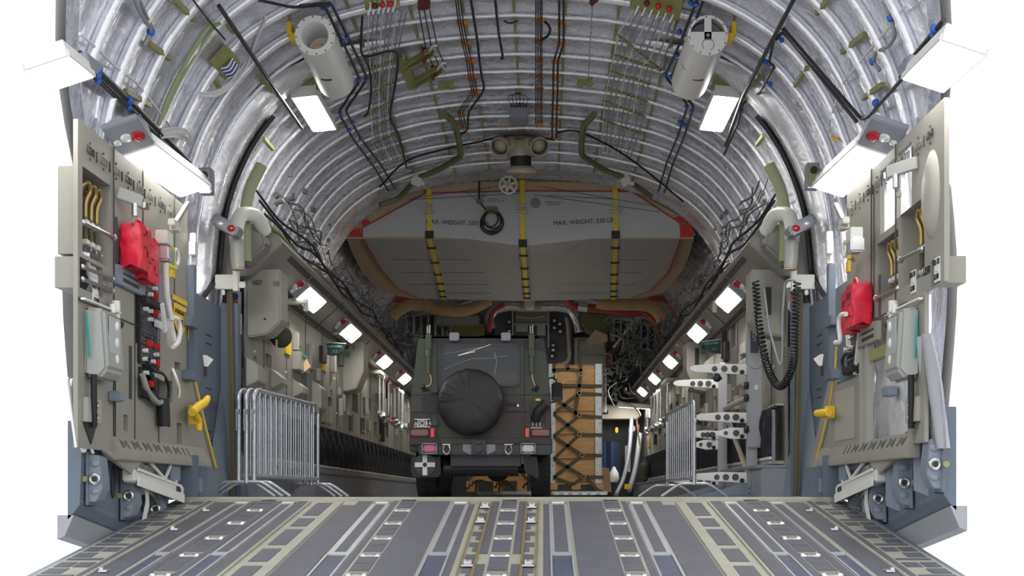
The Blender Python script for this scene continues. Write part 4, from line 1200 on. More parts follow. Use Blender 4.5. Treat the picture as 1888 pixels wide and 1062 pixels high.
for i in range(6): q.tube(spline([c+V((-.08+.03*i,-.17,.05)),c+V((-.12+.045*i,-.25,.12)),c+V((-.02,-.5,.10))],4),.004,4)
q.build('thin_wires', M['blk'], t)
q = MB(); q.box(shell_at(929,227,.07),(.14,.10,.07)); tag(q.build('terminal_block', M['tand'], bevel=.006), 'small beige terminal block left of the relay box', 'block')
t = thing('junction_box', 'open junction box with many coloured wires on the near left hull', 'box', shell_at(415,115,.04))
c = shell_at(415,115,.03); R = Matrix.Rotation(.75,3,'Y')
q = MB(); q.box(c,(.10,.30,.20),R); q.build('tray', M['oliv'], t, bevel=.006)
for i in range(12):
    a = c+R@V((.06,-.12+.02*i+.01*random.random(),-.07)); q = MB(); q.tube(spline([a,a+R@V((.03,.0,.05)),a+R@V((.01,.01,.13))],4),.009,5)
    q.build('wire', M[('wcord','blk','blue','wcord')[i%4]], t)
# small olive brackets on the near lining
for i,(a,b) in enumerate((((274,80),(313,108)),((322,0),(358,36)),((231,168),(276,194)),((388,138),(405,160)),((486,255),(503,275)),((1595,63),(1553,96)),((1628,156),(1592,181)),((1488,125),(1466,157)),((1527,0),(1506,24)),((1408,250),(1395,267)),((1404,142),(1374,168)),((482,145),(520,190)))):
    q = MB(); q.beam(shell_at(*a,.03), shell_at(*b,.03), .035, .04)
    tag(q.build('stringer_bracket', M['oliv']), ('olive strut on the silver lining, '+('near left by the grey hoses','near left top edge','near left above the first lamp','left below the junction box','left near the black seal','near right below the S hose','near right above the lamp','right between the diagonal pipes','right at the top edge','right below the black rail','right beside the black rail','left below the black rail')[i]), 'strut', 'olive struts on the lining')
# white wire tangle above left lamp, and the matching right one
for s, P in ((-1,[(300,238),(325,236),(345,242),(352,255)]),(1,[(1530,235),(1528,245),(1538,255),(1548,262)])):
    for i in range(5 if s < 0 else 1):
        q = MB(); q.tube(spline([shell_at(x+random.uniform(-3,3),y+i*4,.08) for x,y in P],5),.009,5)
        tag(q.build('wire', M['wcord'], smooth=60), 'white wire looping above the large %s lamp%s' % ('left' if s<0 else 'right', ', %s strand from above' % rank[i] if s<0 else ''), 'wire', 'wires above the left lamp' if s < 0 else None)
q = MB(); q.cyl(shell_at(1535,253,.08),shell_at(1545,259,.08),.018); tag(q.build('wire_splice', M['yel']), 'yellow splice on the white wire above the right lamp', 'splice')
# tangle of ducts along the soffit tops
for s, nm in ((-1,'left'),(1,'right')):
    q = MB(); q.tube([(s*2.60,13.0+.8*i,2.84+.03*math.sin(i*1.7)) for i in range(16)], .03, 8)
    tag(q.build('olive_pipe', M['oliv2'], smooth=60), 'long olive pipe lying along the top of the %s soffit' % nm, 'pipe')
    for j in range(3):
        q = MB(); q.tube(spline([(s*(2.62+.03*j+.03*math.sin(i+j)),13.2+.95*i,2.95+.1*j+.05*math.sin(i*2.1+j)) for i in range(15)],3), .014, 6)
        tag(q.build('cable', M['blk'], smooth=60), 'black cable lying above the %s soffit, %s of three' % (nm, rank[j]), 'cable', 'cables above the %s soffit' % nm)
    q = MB(); random.seed(11+s)
    for j in range(64):
        y = 13.4+random.random()*14; u0 = s*(3.04+random.random()*.30); L_ = .5+1.4*random.random(); of = .03+.10*random.random()
        pts = [prof(u0+s*.05*math.sin(k*.9+j), of+.02*math.sin(k*.8+j*2))+V((0,y+L_*k/5,0)) for k in range(6)]
        q.tube(spline(pts,2), .004+.008*random.random(), 5)
    for j in range(50):
        y = 13.5+random.random()*15; p = prof(s*(2.85+random.random()*.5), .06+.07*random.random()); q.box((p.x,y,p.z),(.02+.04*random.random(),.03+.05*random.random(),.02+.04*random.random()),Matrix.Rotation(random.random()*3,3,'Y'))
    tag(q.build('wire_tangle', M['bundle'], smooth=60), 'dense tangle of grey wires and fittings above the %s soffit' % nm, 'wires', kind='stuff')
# green duct, white elbow and grey spotlight at the soffit ends
for s, nm in ((-1,'left'),(1,'right')):
    t = thing('air_duct', 'pale green duct with a white elbow and hanging nozzle at the %s soffit end' % nm, 'duct', (s*2.52,12.4,2.5))
    q = MB(); q.tube(spline([(s*2.62,12.35,2.30),(s*2.62,12.35,2.75),(s*2.58,12.35,3.0),(s*2.48,12.4,3.25)],6), .058, 16); q.build('green_pipe', M['sage'], t, smooth=60)
    q = MB(); q.tube(spline([(s*2.46,12.45,2.62),(s*2.50,12.25,2.72),(s*2.60,12.1,2.70),(s*2.63,12.02,2.55),(s*2.62,12.0,2.42)],6), .07, 16); q.build('white_elbow', M['wfit'], t, smooth=60)
    q = MB(); q.tube([(s*2.62,12.0,2.44),(s*2.61,11.98,2.24),(s*2.60,11.97,2.16)],[.07,.065,.06], 16); q.build('nozzle', M['cover'], t, smooth=60)
    q = MB(); q.cyl((s*2.60,11.97,2.165),(s*2.60,11.97,2.155),.055); q.build('nozzle_opening', M['ltan'], t)
    t = thing('spotlight', 'grey wedge spotlight with a red lens beside the %s white elbow' % nm, 'lamp', (s*2.66,11.8,2.5))
    R = Matrix.Rotation(-s*.5,3,'Y'); c = V((s*2.66,11.8,2.52))
    q = MB(); q.box(c,(.26,.22,.10),R); q.box(c+V((s*.08,.05,.06)),(.14,.12,.1),R); q.build('body', M['lamphs'], t, bevel=.015)
    q = MB(); q.ball(c+R@V((-s*.07,-.11,.0)),.04,(1,.5,.8)); q.build('red_lens', M['red'], t)
    q = MB(); q.ball(c+R@V((s*.04,-.11,-.01)),.03,(1,.5,.8)); q.build('clear_lens', M['lens'], t)
# ================================================================ MILITARY VEHICLE
VS, VY0 = 154.08, 15.2
def vp(px, py, dy=0): return V((CX+(px-VX)/VS, VY0+dy, CZ+(VY-py)/VS))
car = thing('off_road_vehicle', 'dark camouflaged military off road vehicle seen from behind with covered spare wheel', 'vehicle', (-.48,17,0))
xc = vp(886,0).x
# rear face with a true window opening
def quadgrid(m, outer, hole, y0, th):
    # outer and hole are matching rings of points (x,z)
    n = len(outer)
    vs = [V((x,y0,z)) for x,z in outer]+[V((x,y0,z)) for x,z in hole]+[V((x,y0+th,z)) for x,z in outer]+[V((x,y0+th,z)) for x,z in hole]
    fs = []
    for i in range(n):
        j = (i+1)%n
        fs += [(i,j,n+j,n+i),(2*n+i,3*n+i,3*n+j,2*n+j),(i,2*n+i,2*n+j,j),(n+i,n+j,3*n+j,3*n+i)]
    m.faces(vs, fs)
def xz(px,py): p = vp(px,py); return (p.x,p.z)
body = MB()
outer = [xz(*p) for p in [(755,816),(757,735),(763,690),(770,628),(778,618),(995,618),(1004,628),(1011,690),(1016,735),(1017,816)]]
hole = [xz(*p) for p in [(818,707),(818,680),(818,660),(819,644),(823,639),(949,639),(953,644),(954,660),(954,680),(954,707)]]
quadgrid(body, outer, hole, VY0, .06)
L = 2.75
def side(sx):
    P = [xz(*p) for p in ([(755,816),(757,735),(763,690),(770,628)] if sx < 0 else [(1017,816),(1016,735),(1011,690),(1004,628)])]
    for (x0,z0),(x1,z1) in zip(P,P[1:]):
        body.faces([(x0,VY0+.06,z0),(x0,VY0+L,z0),(x1,VY0+L,z1),(x1,VY0+.06,z1),(x0-sx*.05,VY0+.06,z0),(x0-sx*.05,VY0+L,z0),(x1-sx*.05,VY0+L,z1),(x1-sx*.05,VY0+.06,z1)],
                   [(0,1,2,3),(7,6,5,4),(0,4,5,1),(1,5,6,2),(3,2,6,7),(0,3,7,4)])
side(-1); side(1)
x0, x1 = vp(772,0).x, vp(1002,0).x; zt = vp(0,618).z
body.prism([(x0-.02,VY0,zt-.05),(x0+.06,VY0,zt),(x1-.06,VY0,zt),(x1+.02,VY0,zt-.05)], (0,L,0))
zb = vp(0,816).z
body.bx(xc-.80,xc+.80,VY0+L,VY0+L+1.25,.62,1.20)           # bonnet
body.bx(xc-.80,xc+.80,VY0+L-.05,VY0+L,.62,1.25)            # bulkhead below the windscreen
body.bx(xc-.80,xc+.80,VY0,VY0+L,.62,.70)                   # floor pan
for sx in (-1,1): body.bx(xc+sx*.80,xc+sx*.72,VY0+L-.06,VY0+L,1.2,zt-.03)
for sx in (-1,1): body.bx(xc+sx*.86,xc+sx*.60,VY0+.05,VY0+1.2,.56,.72)
b = body.build('body', M['camo'], car, bevel=.012)
# rear door: seam lines, window sheet
m = MB()
for a, c in (((806,624),(806,808)),((967,624),(967,808)),((806,808),(967,808)),((757,728),(806,728)),((757,760),(806,760)),((967,728),(1016,728)),((967,760),(1016,760)),((928,760),(967,760)),((928,728),(967,728))):
    p, q = vp(*a,-.002), vp(*c,-.002); m.beam(p,q,.012,.006,(0,1,0))
m.build('panel_gaps', M['blk'], car)
d = MB(); d.prism([vp(*p,-.012) for p in [(815,708),(815,644),(820,637),(952,637),(957,644),(957,708),(953,711),(819,711)]], (0,.008,0))
wm = mat('clear_plastic_window', (.02,.022,.025), .15)
nt = wm.node_tree; tr = nt.nodes.new('ShaderNodeBsdfTransparent'); mx = nt.nodes.new('ShaderNodeMixShader'); mx.inputs[0].default_value = .68
nt.links.new(tr.outputs[0], mx.inputs[1]); nt.links.new(nt.nodes['Principled BSDF'].outputs[0], mx.inputs[2]); nt.links.new(mx.outputs[0], nt.nodes['Material Output'].inputs['Surface'])
win = d.build('rear_window', wm, car)
q = MB()
P = [(815,711),(815,644),(820,637),(952,637),(957,644),(957,711)]
for a, c in zip(P, P[1:]+P[:1]): q.beam(vp(*a,-.014), vp(*c,-.014), .025, .014, (0,1,0))
q.build('window_frame', M['blkm'], car)
q = MB()
for pts in (((820,681),(840,672),(870,662),(905,661),(935,656)),((821,653),(850,648),(890,640)),((912,650),(916,668),(912,690))):
    q.tube([vp(x,y,-.018) for x,y in pts], .004, 5)
q.build('window_creases', M['gcord'], win)
q = MB(); q.tube([vp(845,656,-.03), vp(876,649,-.03)], .008, 6); q.tube([vp(845,656,-.03),vp(905,636,-.03)],.005,5); q.build('wiper', M['wcord'], car)
q = MB(); q.bx(vp(890,0).x,vp(950,0).x,VY0-.016,VY0-.004,vp(0,637).z,vp(0,634).z); q.build('stop_lamp', M['dred'], car)
for px in (838, 933):
    q = MB(); q.box(vp(px,622,-.03), (.115,.09,.10)); q.build('roof_hinge_cover', M['lamphs'], car, bevel=.01)
for px, nm in ((791,'l'),(980,'r')):
    q = MB(); q.box(vp(px,632,-.05),(.07,.08,.19)); a = q.build('antenna_base', M['oliv3'], car, bevel=.01)
    q = MB(); q.cyl(vp(px,646,-.06), vp(px,690,-.06), .025); q.cyl(vp(px,646,-.06), vp(px,658,-.06), .036); q.build('antenna_spring', M['oliv3'], a)
    q = MB(); q.tube([vp(px-2,616,-.05), vp(px-2,602,-.05)], .010, 6); q.tube([vp(px+2,616,-.05), vp(px+2,600,-.05)], .010, 6); q.build('antenna_rods', M['gcord'], a)
    sx = -1 if px < 886 else 1
    q = MB(); q.tube(spline([vp(px+1,688,-.06),vp(px+(5 if sx<0 else 2),700,-.05),vp(px+(2 if sx<0 else 6),710,-.03),vp(px-sx*-6,713,-.02)],5), .007, 6); q.build('antenna_cable', M['ltan'], a)
    q = MB(); q.tube([vp(px,718,-.005), vp(px-12 if sx<0 else px+12,722,-.005)],.012,6); q.ball(vp(px-10 if sx<0 else px+10,714,-.02),.03); q.build('cable_socket', M['blk'], a)
# spare wheel in a black cover
c = vp(869,743)
q = MB(); q.lathe([(0.0,-.30),(.20,-.305),(.33,-.29),(.375,-.26),(.392,-.2),(.392,-.08),(.36,-.02),(0,-.01)], c, (0,1,0), 48)
for v in q.bm.verts:
    r = V((v.co.x-c.x,0,v.co.z-c.z)); 
    if r.length > .05:
        an = math.atan2(r.z,r.x); f = noise.noise(V((an*5,r.length*3,0)))
        v.co.y += -.02*f*(r.length/.39); 
        if r.length > .3: v.co += r.normalized()*.012*noise.noise(V((an*9,2,1)))
sp = q.build('spare_wheel_cover', M['blk'], car, smooth=70)
q = MB()
for a0 in (1.6,1.9,2.2,2.5,2.8,3.1): q.tube([c+V((r*math.cos(a0+.25*(r-.2)),-.305+.03*max(0,r-.3)/.08,r*math.sin(a0+.25*(r-.2)))) for r in (.17,.24,.30,.35)], .006, 5)
q.build('cover_creases', M['blk'], sp)
q = MB(); q.cyl(c+V((0,-.06,0)), c, .12); q.build('spare_wheel_bracket', M['blkm'], car)
for py in (719, 780):
    q = MB(); q.box(vp(802,py,-.025),(.085,.05,.075)); q.build('door_hinge', M['blkm'], car, bevel=.01)
q = MB(); q.box(vp(948,747,-.012),(.18,.02,.14)); h = q.build('door_handle', M['camo'], car, bevel=.006)
q = MB(); q.box(vp(944,745,-.03),(.10,.03,.05)); q.build('handle_grip', M['blk'], h, bevel=.01)
q = MB(); q.cyl(vp(955,748,-.02),vp(955,748,-.03),.012); q.build('lock_cylinder', M['alu'], h)
q = MB(); q.box(vp(992,760,-.008),(.19,.012,.24)); f = q.build('filler_recess', M['dk'], car, bevel=.004)
q = MB(); q.tube(spline([vp(987,775,-.02),vp(991,762,-.06),vp(1002,750,-.07)],5), [.055]*11, 12); q.cyl(vp(1002,750,-.07),vp(1008,744,-.08),.06); q.build('filler_neck', M['blk'], f)
q = MB(); q.box(vp(992,737,-.006),(.06,.006,.025)); q.build('yellow_label', M['yel'], car)
# tactical markings
def mark(px0,py0,px1,py1): 
    a, c = vp(px0,py0,-.010), vp(px1,py1,-.010); return a, c
q = MB()
for a, c in (((771,774),(786,774)),((786,774),(786,786)),((786,786),(771,786)),((771,786),(771,774)),((764,773),(793,773)),((764,787),(793,787))): q.beam(vp(*a,-.006),vp(*c,-.006),.010,.004,(0,1,0))
q.ring(vp(778.5,780,-.006),(0,1,0),.022,.004,18,5); q.ring(vp(778.5,780,-.006),(0,1,0),.034,.003,18,5)
tm = q.build('unit_marking', M['whitec'], car)
text('A', 'letter', M['whitec'], tm, vp(767,782,-.008), .07, (1,0,0), (0,0,1)); text('14', 'digits', M['whitec'], tm, vp(790,781,-.008), .065, (1,0,0), (0,0,1))
q = MB(); q.box(vp(989,789,-.006),(.14,.004,.008)); q.box(vp(989,776,-.006),(.14,.004,.008)); tm = q.build('number_plate', M['whitec'], car)
text('111', 'digits', M['whitec'], tm, vp(989,782.5,-.008), .085, (1.25,0,0), (0,0,1))
# lamps
tl = mat('dim_red_tail_lamp', (.22,.05,.06), .2); rr = mat('red_reflector', (.85,.04,.03), .25, emit=None)
for px, w_ in ((774,32),(997,32)):
    q = MB(); q.box(vp(px,798,-.02),(w_/VS,.045,.072)); a = q.build('tail_lamp', tl, car, bevel=.012)
    q = MB(); q.box(vp(px,798,-.006),((w_+5)/VS,.03,.095)); q.build('lamp_surround', M['blk'], a, bevel=.006)
for px in (797.5, 972): 
    q = MB(); q.box(vp(px,798,-.012),(.045,.02,.105)); q.build('red_reflector', rr, car, bevel=.003)
# bumper, towing gear
q = MB(); q.bx(vp(773,0).x,vp(1017,0).x,VY0-.10,VY0+.02,vp(0,839).z,vp(0,821).z); q.build('bumper', M['blkm'], car, bevel=.012)
q = MB(); q.bx(vp(755,0).x,vp(1017,0).x,VY0-.03,VY0+.04,vp(0,820).z,vp(0,809).z); q.build('lower_valance', M['camo'], car, bevel=.008)
pk = mat('pink_fog_lamp', (.6,.09,.2), .25); wh = mat('reversing_lamp', (.55,.55,.52), .25)
for px, mm, nm in ((794,pk,'rear_fog_lamp'),(974,wh,'reversing_lamp')):
    q = MB(); q.box(vp(px,828,-.14),(.145,.06,.085)); a = q.build(nm, mm, car, bevel=.014)
    q = MB(); 
    for dx,dz,sx_,sz_ in ((-.082,0,.014,.13),(.082,0,.014,.13),(0,.058,.17,.014),(0,-.058,.17,.014)): q.box(vp(px,828,-.135)+V((dx,0,dz)),(sx_,.09,sz_))
    q.build('lamp_guard', M['lamphs'], a)
for px in (825, 938):
    q = MB(); c = vp(px,830,-.15); q.tube(spline([c+V((-.022,0,.06)),c+V((-.04,0,-.01)),c+V((0,0,-.055)),c+V((.04,0,-.01)),c+V((.022,0,.06))],5),.012,8); q.cyl(c+V((-.05,0,.06)),c+V((.05,0,.06)),.014)
    q.build('shackle', M['steel'], car)
q = MB(); q.box(vp(884,826,-.13),(.17,.10,.17)); q.cyl(vp(884,828,-.18),vp(884,828,-.26),.05); q.box(vp(884,818,-.2),(.05,.12,.05)); q.build('tow_hitch', M['blkm'], car, bevel=.01)
for sx in (-1,1):
    q = MB(); q.prism([vp(884+sx*12,820,-.12),vp(884+sx*30,820,-.12),vp(884+sx*30,832,-.12),vp(884+sx*14,840,-.12)],(0,.06,0)); q.build('tow_bracket', M['lamphs'], car, bevel=.006)
q = MB(); q.cyl(vp(815,862,.3),vp(955,862,.3),.10,n=20); q.bx(vp(830,0).x,vp(960,0).x,VY0+.05,VY0+.5,vp(0,850).z-.06,vp(0,840).z); q.build('rear_tank', M['blkm'], car, smooth=40)
q = MB(); q.cyl((xc-.7,VY0+.75,.37),(xc+.7,VY0+.75,.37),.06); q.ball((xc+.18,VY0+.75,.36),.16); q.build('rear_axle', M['blkm'], car)
for px, cross in ((786,1),(981,0)):
    q = MB()
    a = [(759,842),(812,842),(813,874),(808,880),(762,880),(758,870)] if cross else [(963,842),(990,842),(994,876),(990,882),(968,870)]
    q.prism([vp(x,y,-.02) for x,y in a],(0,.02,0)); fl = q.build('mud_flap', M['blk'], car)
    if cross:
        q = MB(); q.cyl(vp(784,857,-.022),vp(784,857,-.035),.13,n=24); q.build('round_plate', M['blkm'], fl)
        q = MB(); q.box(vp(784,857,-.04),(.24,.008,.055)); q.box(vp(784,858,-.041),(.055,.008,.24)); q.build('white_cross', M['white'], fl)
        q = MB(); q.cyl(vp(784,857,-.042),vp(784,857,-.06),.025); q.build('cross_hub', M['dk'], fl)
def wheel(x, y):
    q = MB(); R = .37
    q.lathe([(.20,-.11),(R-.03,-.12),(R,-.09),(R,.09),(R-.03,.12),(.20,.11)], (x,y,R+.002), (1,0,0), 36)
    for k in range(36):
        a = 2*PI*k/36
        for sx in (-.06,.06): q.box((x+sx,y+math.cos(a+.05*(sx>0))*R,R+.002+math.sin(a+.05*(sx>0))*R),(.10,.035,.012),Matrix.Rotation(a+PI/2,3,'X'))
    w_ = q.build('wheel', M['rubber'], car)
    q = MB(); q.lathe([(0,-.05),(.2,-.10),(.2,.10),(0,.05)], (x,y,R+.002), (1,0,0), 24); q.build('rim', M['blkm'], w_)
for x in (xc-.70, xc+.72):
    for y in (VY0+.78, VY0+3.2): wheel(x, y)
for sx, nm in ((1,'r'),(-1,'l')):
    q = MB(); c = V((xc+sx*1.0,VY0+2.45,vp(0,725).z+.09)) ; c.x = at(1027,725,VY0+2.45).x if sx > 0 else xc-.98; c.z = at(1027,723,VY0+2.45).z
    q.box(c,(.155,.06,.27)); mi = q.build('wing_mirror', M['blk'], car, bevel=.02)
    q = MB(); q.tube(spline([c+V((0,0,.13)),c+V((-sx*.05,.02,.20)),c+V((-sx*.17,.04,.18))],5),.012,6); q.build('mirror_arm', M['blk'], mi); q = MB(); q.tube([c+V((-sx*.02,0,-.13)),c+V((-sx*.17,.04,-.16))],.012,6); q.build('mirror_arm', M['blk'], mi)
    q = MB(); q.box(c+V((0,-.032,-.10)),(.12,.006,.07)); q.build('mirror_glass', M['sign'], mi)
# ---- chains under the vehicle
q = MB()
random.seed(5)
for x0_,x1_ in ((850,905),(945,905),(1000,960),(915,930)):
    for i in range(16):
        f = i/16; c = vp(x0_+(x1_-x0_)*f,905-18*math.sin(f*3)-2,.9); q.ring(c,(1,.3,i%2),.022,.006,10,5)
tag(q.build('tie_down_chains', M['brass']), 'brassy tie-down chains lying under the vehicle', 'chain', kind='stuff')

# ================================================================ CRATE STACK
CS, CY = F/19.5, 19.5
def cp(px, py, dy=0): return V((CX+(px-VX)/CS, CY+dy, CZ+(VY-py)/CS))
rows_ = [672, 714, 758, 801, 846, 890]
X0, X1 = cp(1016,0).x, cp(1108,0).x
lab = ('topmost plywood crate of the strapped stack','second plywood crate from the top of the stack','middle plywood crate of the strapped stack','fourth plywood crate from the top of the stack','bottom plywood crate of the stack, resting on the pallet')
for i in range(5):
    zt_, zb_ = cp(0,rows_[i]).z-.005, cp(0,rows_[i+1]).z+.005
    t = thing('plywood_crate', lab[i], 'crate', ((X0+X1)/2,CY+.6,zb_), 'stacked plywood crates')
    q = MB(); q.bx(X0+.01,X1-.01,CY+.012,CY+1.19,zb_,zt_); q.build('body', M['wood'], t, bevel=.004)
    for a, c_ in ((X0+.012,X0+.022),):
        pass
    q = MB(); q.bx(X0+.03,X1-.03,CY+.004,CY+.014,zt_-.02,zt_-.008); q.build('lid_edge', M['card'], t)
for px, nm in ((1018,'left'),(1103.5,'right')):
    t = MB(); x = cp(px,0).x; t.bx(x-.05,x+.05,CY-.012,CY+.004,cp(0,893).z,cp(0,671).z); e = x-.05 if nm=='left' else x+.05
    t.bx(e-.006,e+.006,CY-.012,CY+.10,cp(0,893).z,cp(0,671).z)
    o = tag(t.build('corner_board', M['whitec']), 'white corner board on the %s edge of the crate stack' % nm, 'board')
    q = MB()
    for k in range(16): q.cyl((x+.02*(-1)**k,CY-.013,cp(0,885-13*k).z),(x+.02*(-1)**k,CY-.018,cp(0,885-13*k).z),.008,n=6)
    q.build('nail_heads', M['dk'], o)['kind'] = 'stuff'
t = thing('wooden_pallet', 'wooden pallet under the crate stack', 'pallet', ((X0+X1)/2,CY+.6,.08))
z = cp(0,903).z
q = MB(); q.bx(X0-.02,X1+.03,CY-.02,CY+1.22,cp(0,893).z,cp(0,890.5).z); q.build('deck', M['wood'], t)
for f in (.04,.5,.96):
    q = MB(); xx = X0+(X1-X0)*f; q.bx(xx-.07,xx+.07,CY-.02,CY+1.2,z,cp(0,893).z); q.build('block', M['wood'], t)
q = MB(); q.bx(cp(1017,0).x,cp(1120,0).x,CY-.06,CY+2.6,.045,.10); pl = tag(q.build('metal_pallet', M['whitec'], bevel=.008), 'flat white metal cargo pallet under the wooden pallet', 'pallet')
q = MB()
for k in range(6): q.box((cp(1026+17*k,0).x,CY-.065,.06),(.08,.02,.03))
q.build('edge_lugs', M['steel'], pl)
q = MB(); q.bx(vp(845,0).x,vp(972,0).x,CY-.06,CY+3,.045,.10); tag(q.build('metal_pallet', M['whitec'], bevel=.008), 'flat white metal cargo pallet ahead of the vehicle wheels', 'pallet')
net = thing('cargo_net', 'olive brown webbing net strapped across the plywood crates', 'net', ((X0+X1)/2,CY-.03,.3))
segs = [((1021,763),(1068,725)),((1030,740),(1068,766)),((1021,804),(1068,767)),((1021,764),(1068,801)),((1021,846),(1068,802)),((1021,805),(1073,839)),((1021,880),(1073,840)),((1021,846),(1076,879)),((1021,880),(1056,894)),((1056,894),(1076,880)),
        ((1068,725),(1110,728)),((1068,766),(1110,770)),((1068,801),(1110,802)),((1073,839),(1110,840)),((1076,879),(1113,880)),((1018,683),(1045,681)),((1045,681),(1073,684)),((1030,711),(1110,712)),((1070,671),(1071,690)),((1071,690),(1066,727)),((1066,727),(1060,768)),((1047,671),(1047,682)),((1021,671),(1022,700)),((1082,882),(1104,905))]
for a, c_ in segs:
    q = MB(); q.beam(cp(*a,-.022), cp(*c_,-.022), .05, .006, (0,1,0)); q.build('strap', M['net'], net)
for a in ((1068,725),(1068,766),(1068,801),(1073,839),(1076,879),(1022,694),(1070,690)):
    q = MB(); q.ring(cp(*a,-.03),(0,1,0),.03,.009,14,6); q.build('ring', M['brass'] if a[0] > 1060 else M['steel'], net)
q = MB(); q.prism([cp(1110,862,.02),cp(1123,863,.02),cp(1128,907,.02),cp(1108,907,.02)],(0,.02,0)); tag(q.build('cardboard_sheet', M['card']), 'brown cardboard sheet leaning against the right of the crates', 'cardboard')
# crate ahead of the vehicle, seen through its window and below it
t = thing('plywood_crate', 'large plywood crate ahead of the vehicle, glimpsed below its tank', 'crate', (-.45,21.6,.1))
q = MB(); q.bx(-1.0,-.02,21.3,22.4,.28,2.10); q.build('body', M['wood'], t, bevel=.005)
for x in (-.95,-.5,-.1):
    q = MB(); q.bx(x-.07,x+.07,21.28,22.3,.105,.28); q.build('pallet_block', M['wood'], t)
q = MB()
for a,c_ in (((-1.0,.3),(-.5,.9)),((-.5,.9),(0,.3)),((-1.0,1.2),(-.5,.9)),((0,1.2),(-.5,.9))): q.beam((a[0],21.28,a[1]),(c_[0],21.28,c_[1]),.05,.006,(0,1,0))
q.build('straps', M['net'], t)

# ================================================================ BARRIERS
def barrier(label, loc, rz_):
    t = thing('crowd_barrier', label, 'barrier', (0,0,0), 'crowd control barriers')
    Lb = 2.12; q = MB()
    q.tube(spline([(0,0,.14),(0,0,.80),(0,.0,.93),(0,.09,1.0),(0,.25,1.0)],5)+spline([(0,Lb-.25,1.0),(0,Lb-.09,1.0),(0,Lb,.93),(0,Lb,.80),(0,Lb,.14)],5), .0205, 10)
    q.build('frame_tube', M['galv'], t, smooth=60)
    q = MB(); q.tube([(0,0,.21),(0,Lb,.21)],.019,10); q.build('bottom_rail', M['galv'], t)
    for k in range(12):
        y = Lb*(k+1)/13; q = MB(); q.tube([(0,y,.21),(0,y,.99)],.0085,8); q.build('bar', M['galv'], t)
    for y in (.0, Lb):
        q = MB(); q.tube(spline([(-.34,y,.02),(-.17,y,.135),(-.08,y,.15),(.08,y,.15),(.17,y,.135),(.34,y,.02)],5),.0165,8); q.build('foot', M['galv'], t, smooth=60)
    q = MB(); q.tube([(0,-.03,.80),(0,-.06,.80),(0,-.06,.62)],.008,6); q.box((0,-.025,.80),(.03,.03,.04)); q.build('hook', M['galv'], t)
    t.location = loc; t.rotation_euler.z = rz_
    return t
B0 = barrier('rightmost of the three galvanised barriers nested by the left wall', (-2.38,11.65,0), -.098)
for dx, dy, lb in ((-.07,.0,'middle one of the three galvanised barriers nested by the left wall'),(-.145,.02,'leftmost of the three galvanised barriers, closest to the left wall')):
    dup(B0, (-2.38+dx,11.65+dy,0), lb)
dup(B0, (1.83,13.1,0), 'single galvanised barrier standing before the litter posts on the right', .035)

# ================================================================ LITTER STANCHIONS
def arm(t, x1_, y, z, Ln, short=False):
    q = MB()
    if short: P = [(0,.055),(-Ln*.55,.06),(-Ln,.015),(-Ln,-.02),(-Ln*.5,-.06),(0,-.06)]
    else: P = [(0,.05),(-Ln*.5,.055),(-Ln*.92,.04),(-Ln,.02),(-Ln,-.01),(-Ln*.93,-.03),(-Ln*.35,-.05),(0,-.06)]
    q.prism([(x1_+x,y,z+h) for x,h in P],(0,.05,0)); a = q.build('litter_arm', M['white'], t, bevel=.006)
    for f, r in ((.22,.036),(.40,.034),(.57,.030)) if not short else ((.35,.034),(.68,.022)):
        q = MB(); q.cyl((x1_-Ln*f,y-.001,z),(x1_-Ln*f,y-.006,z),r,n=18); q.build('lightening_hole', M['sign'], a)
    q = MB(); q.cyl((x1_-.055,y-.002,z-.035),(x1_-.055,y-.02,z-.035),.024); q.cyl((x1_-.055,y-.02,z-.035),(x1_-.055,y-.03,z-.035),.012); q.build('lock_pin', M['blk'], a)
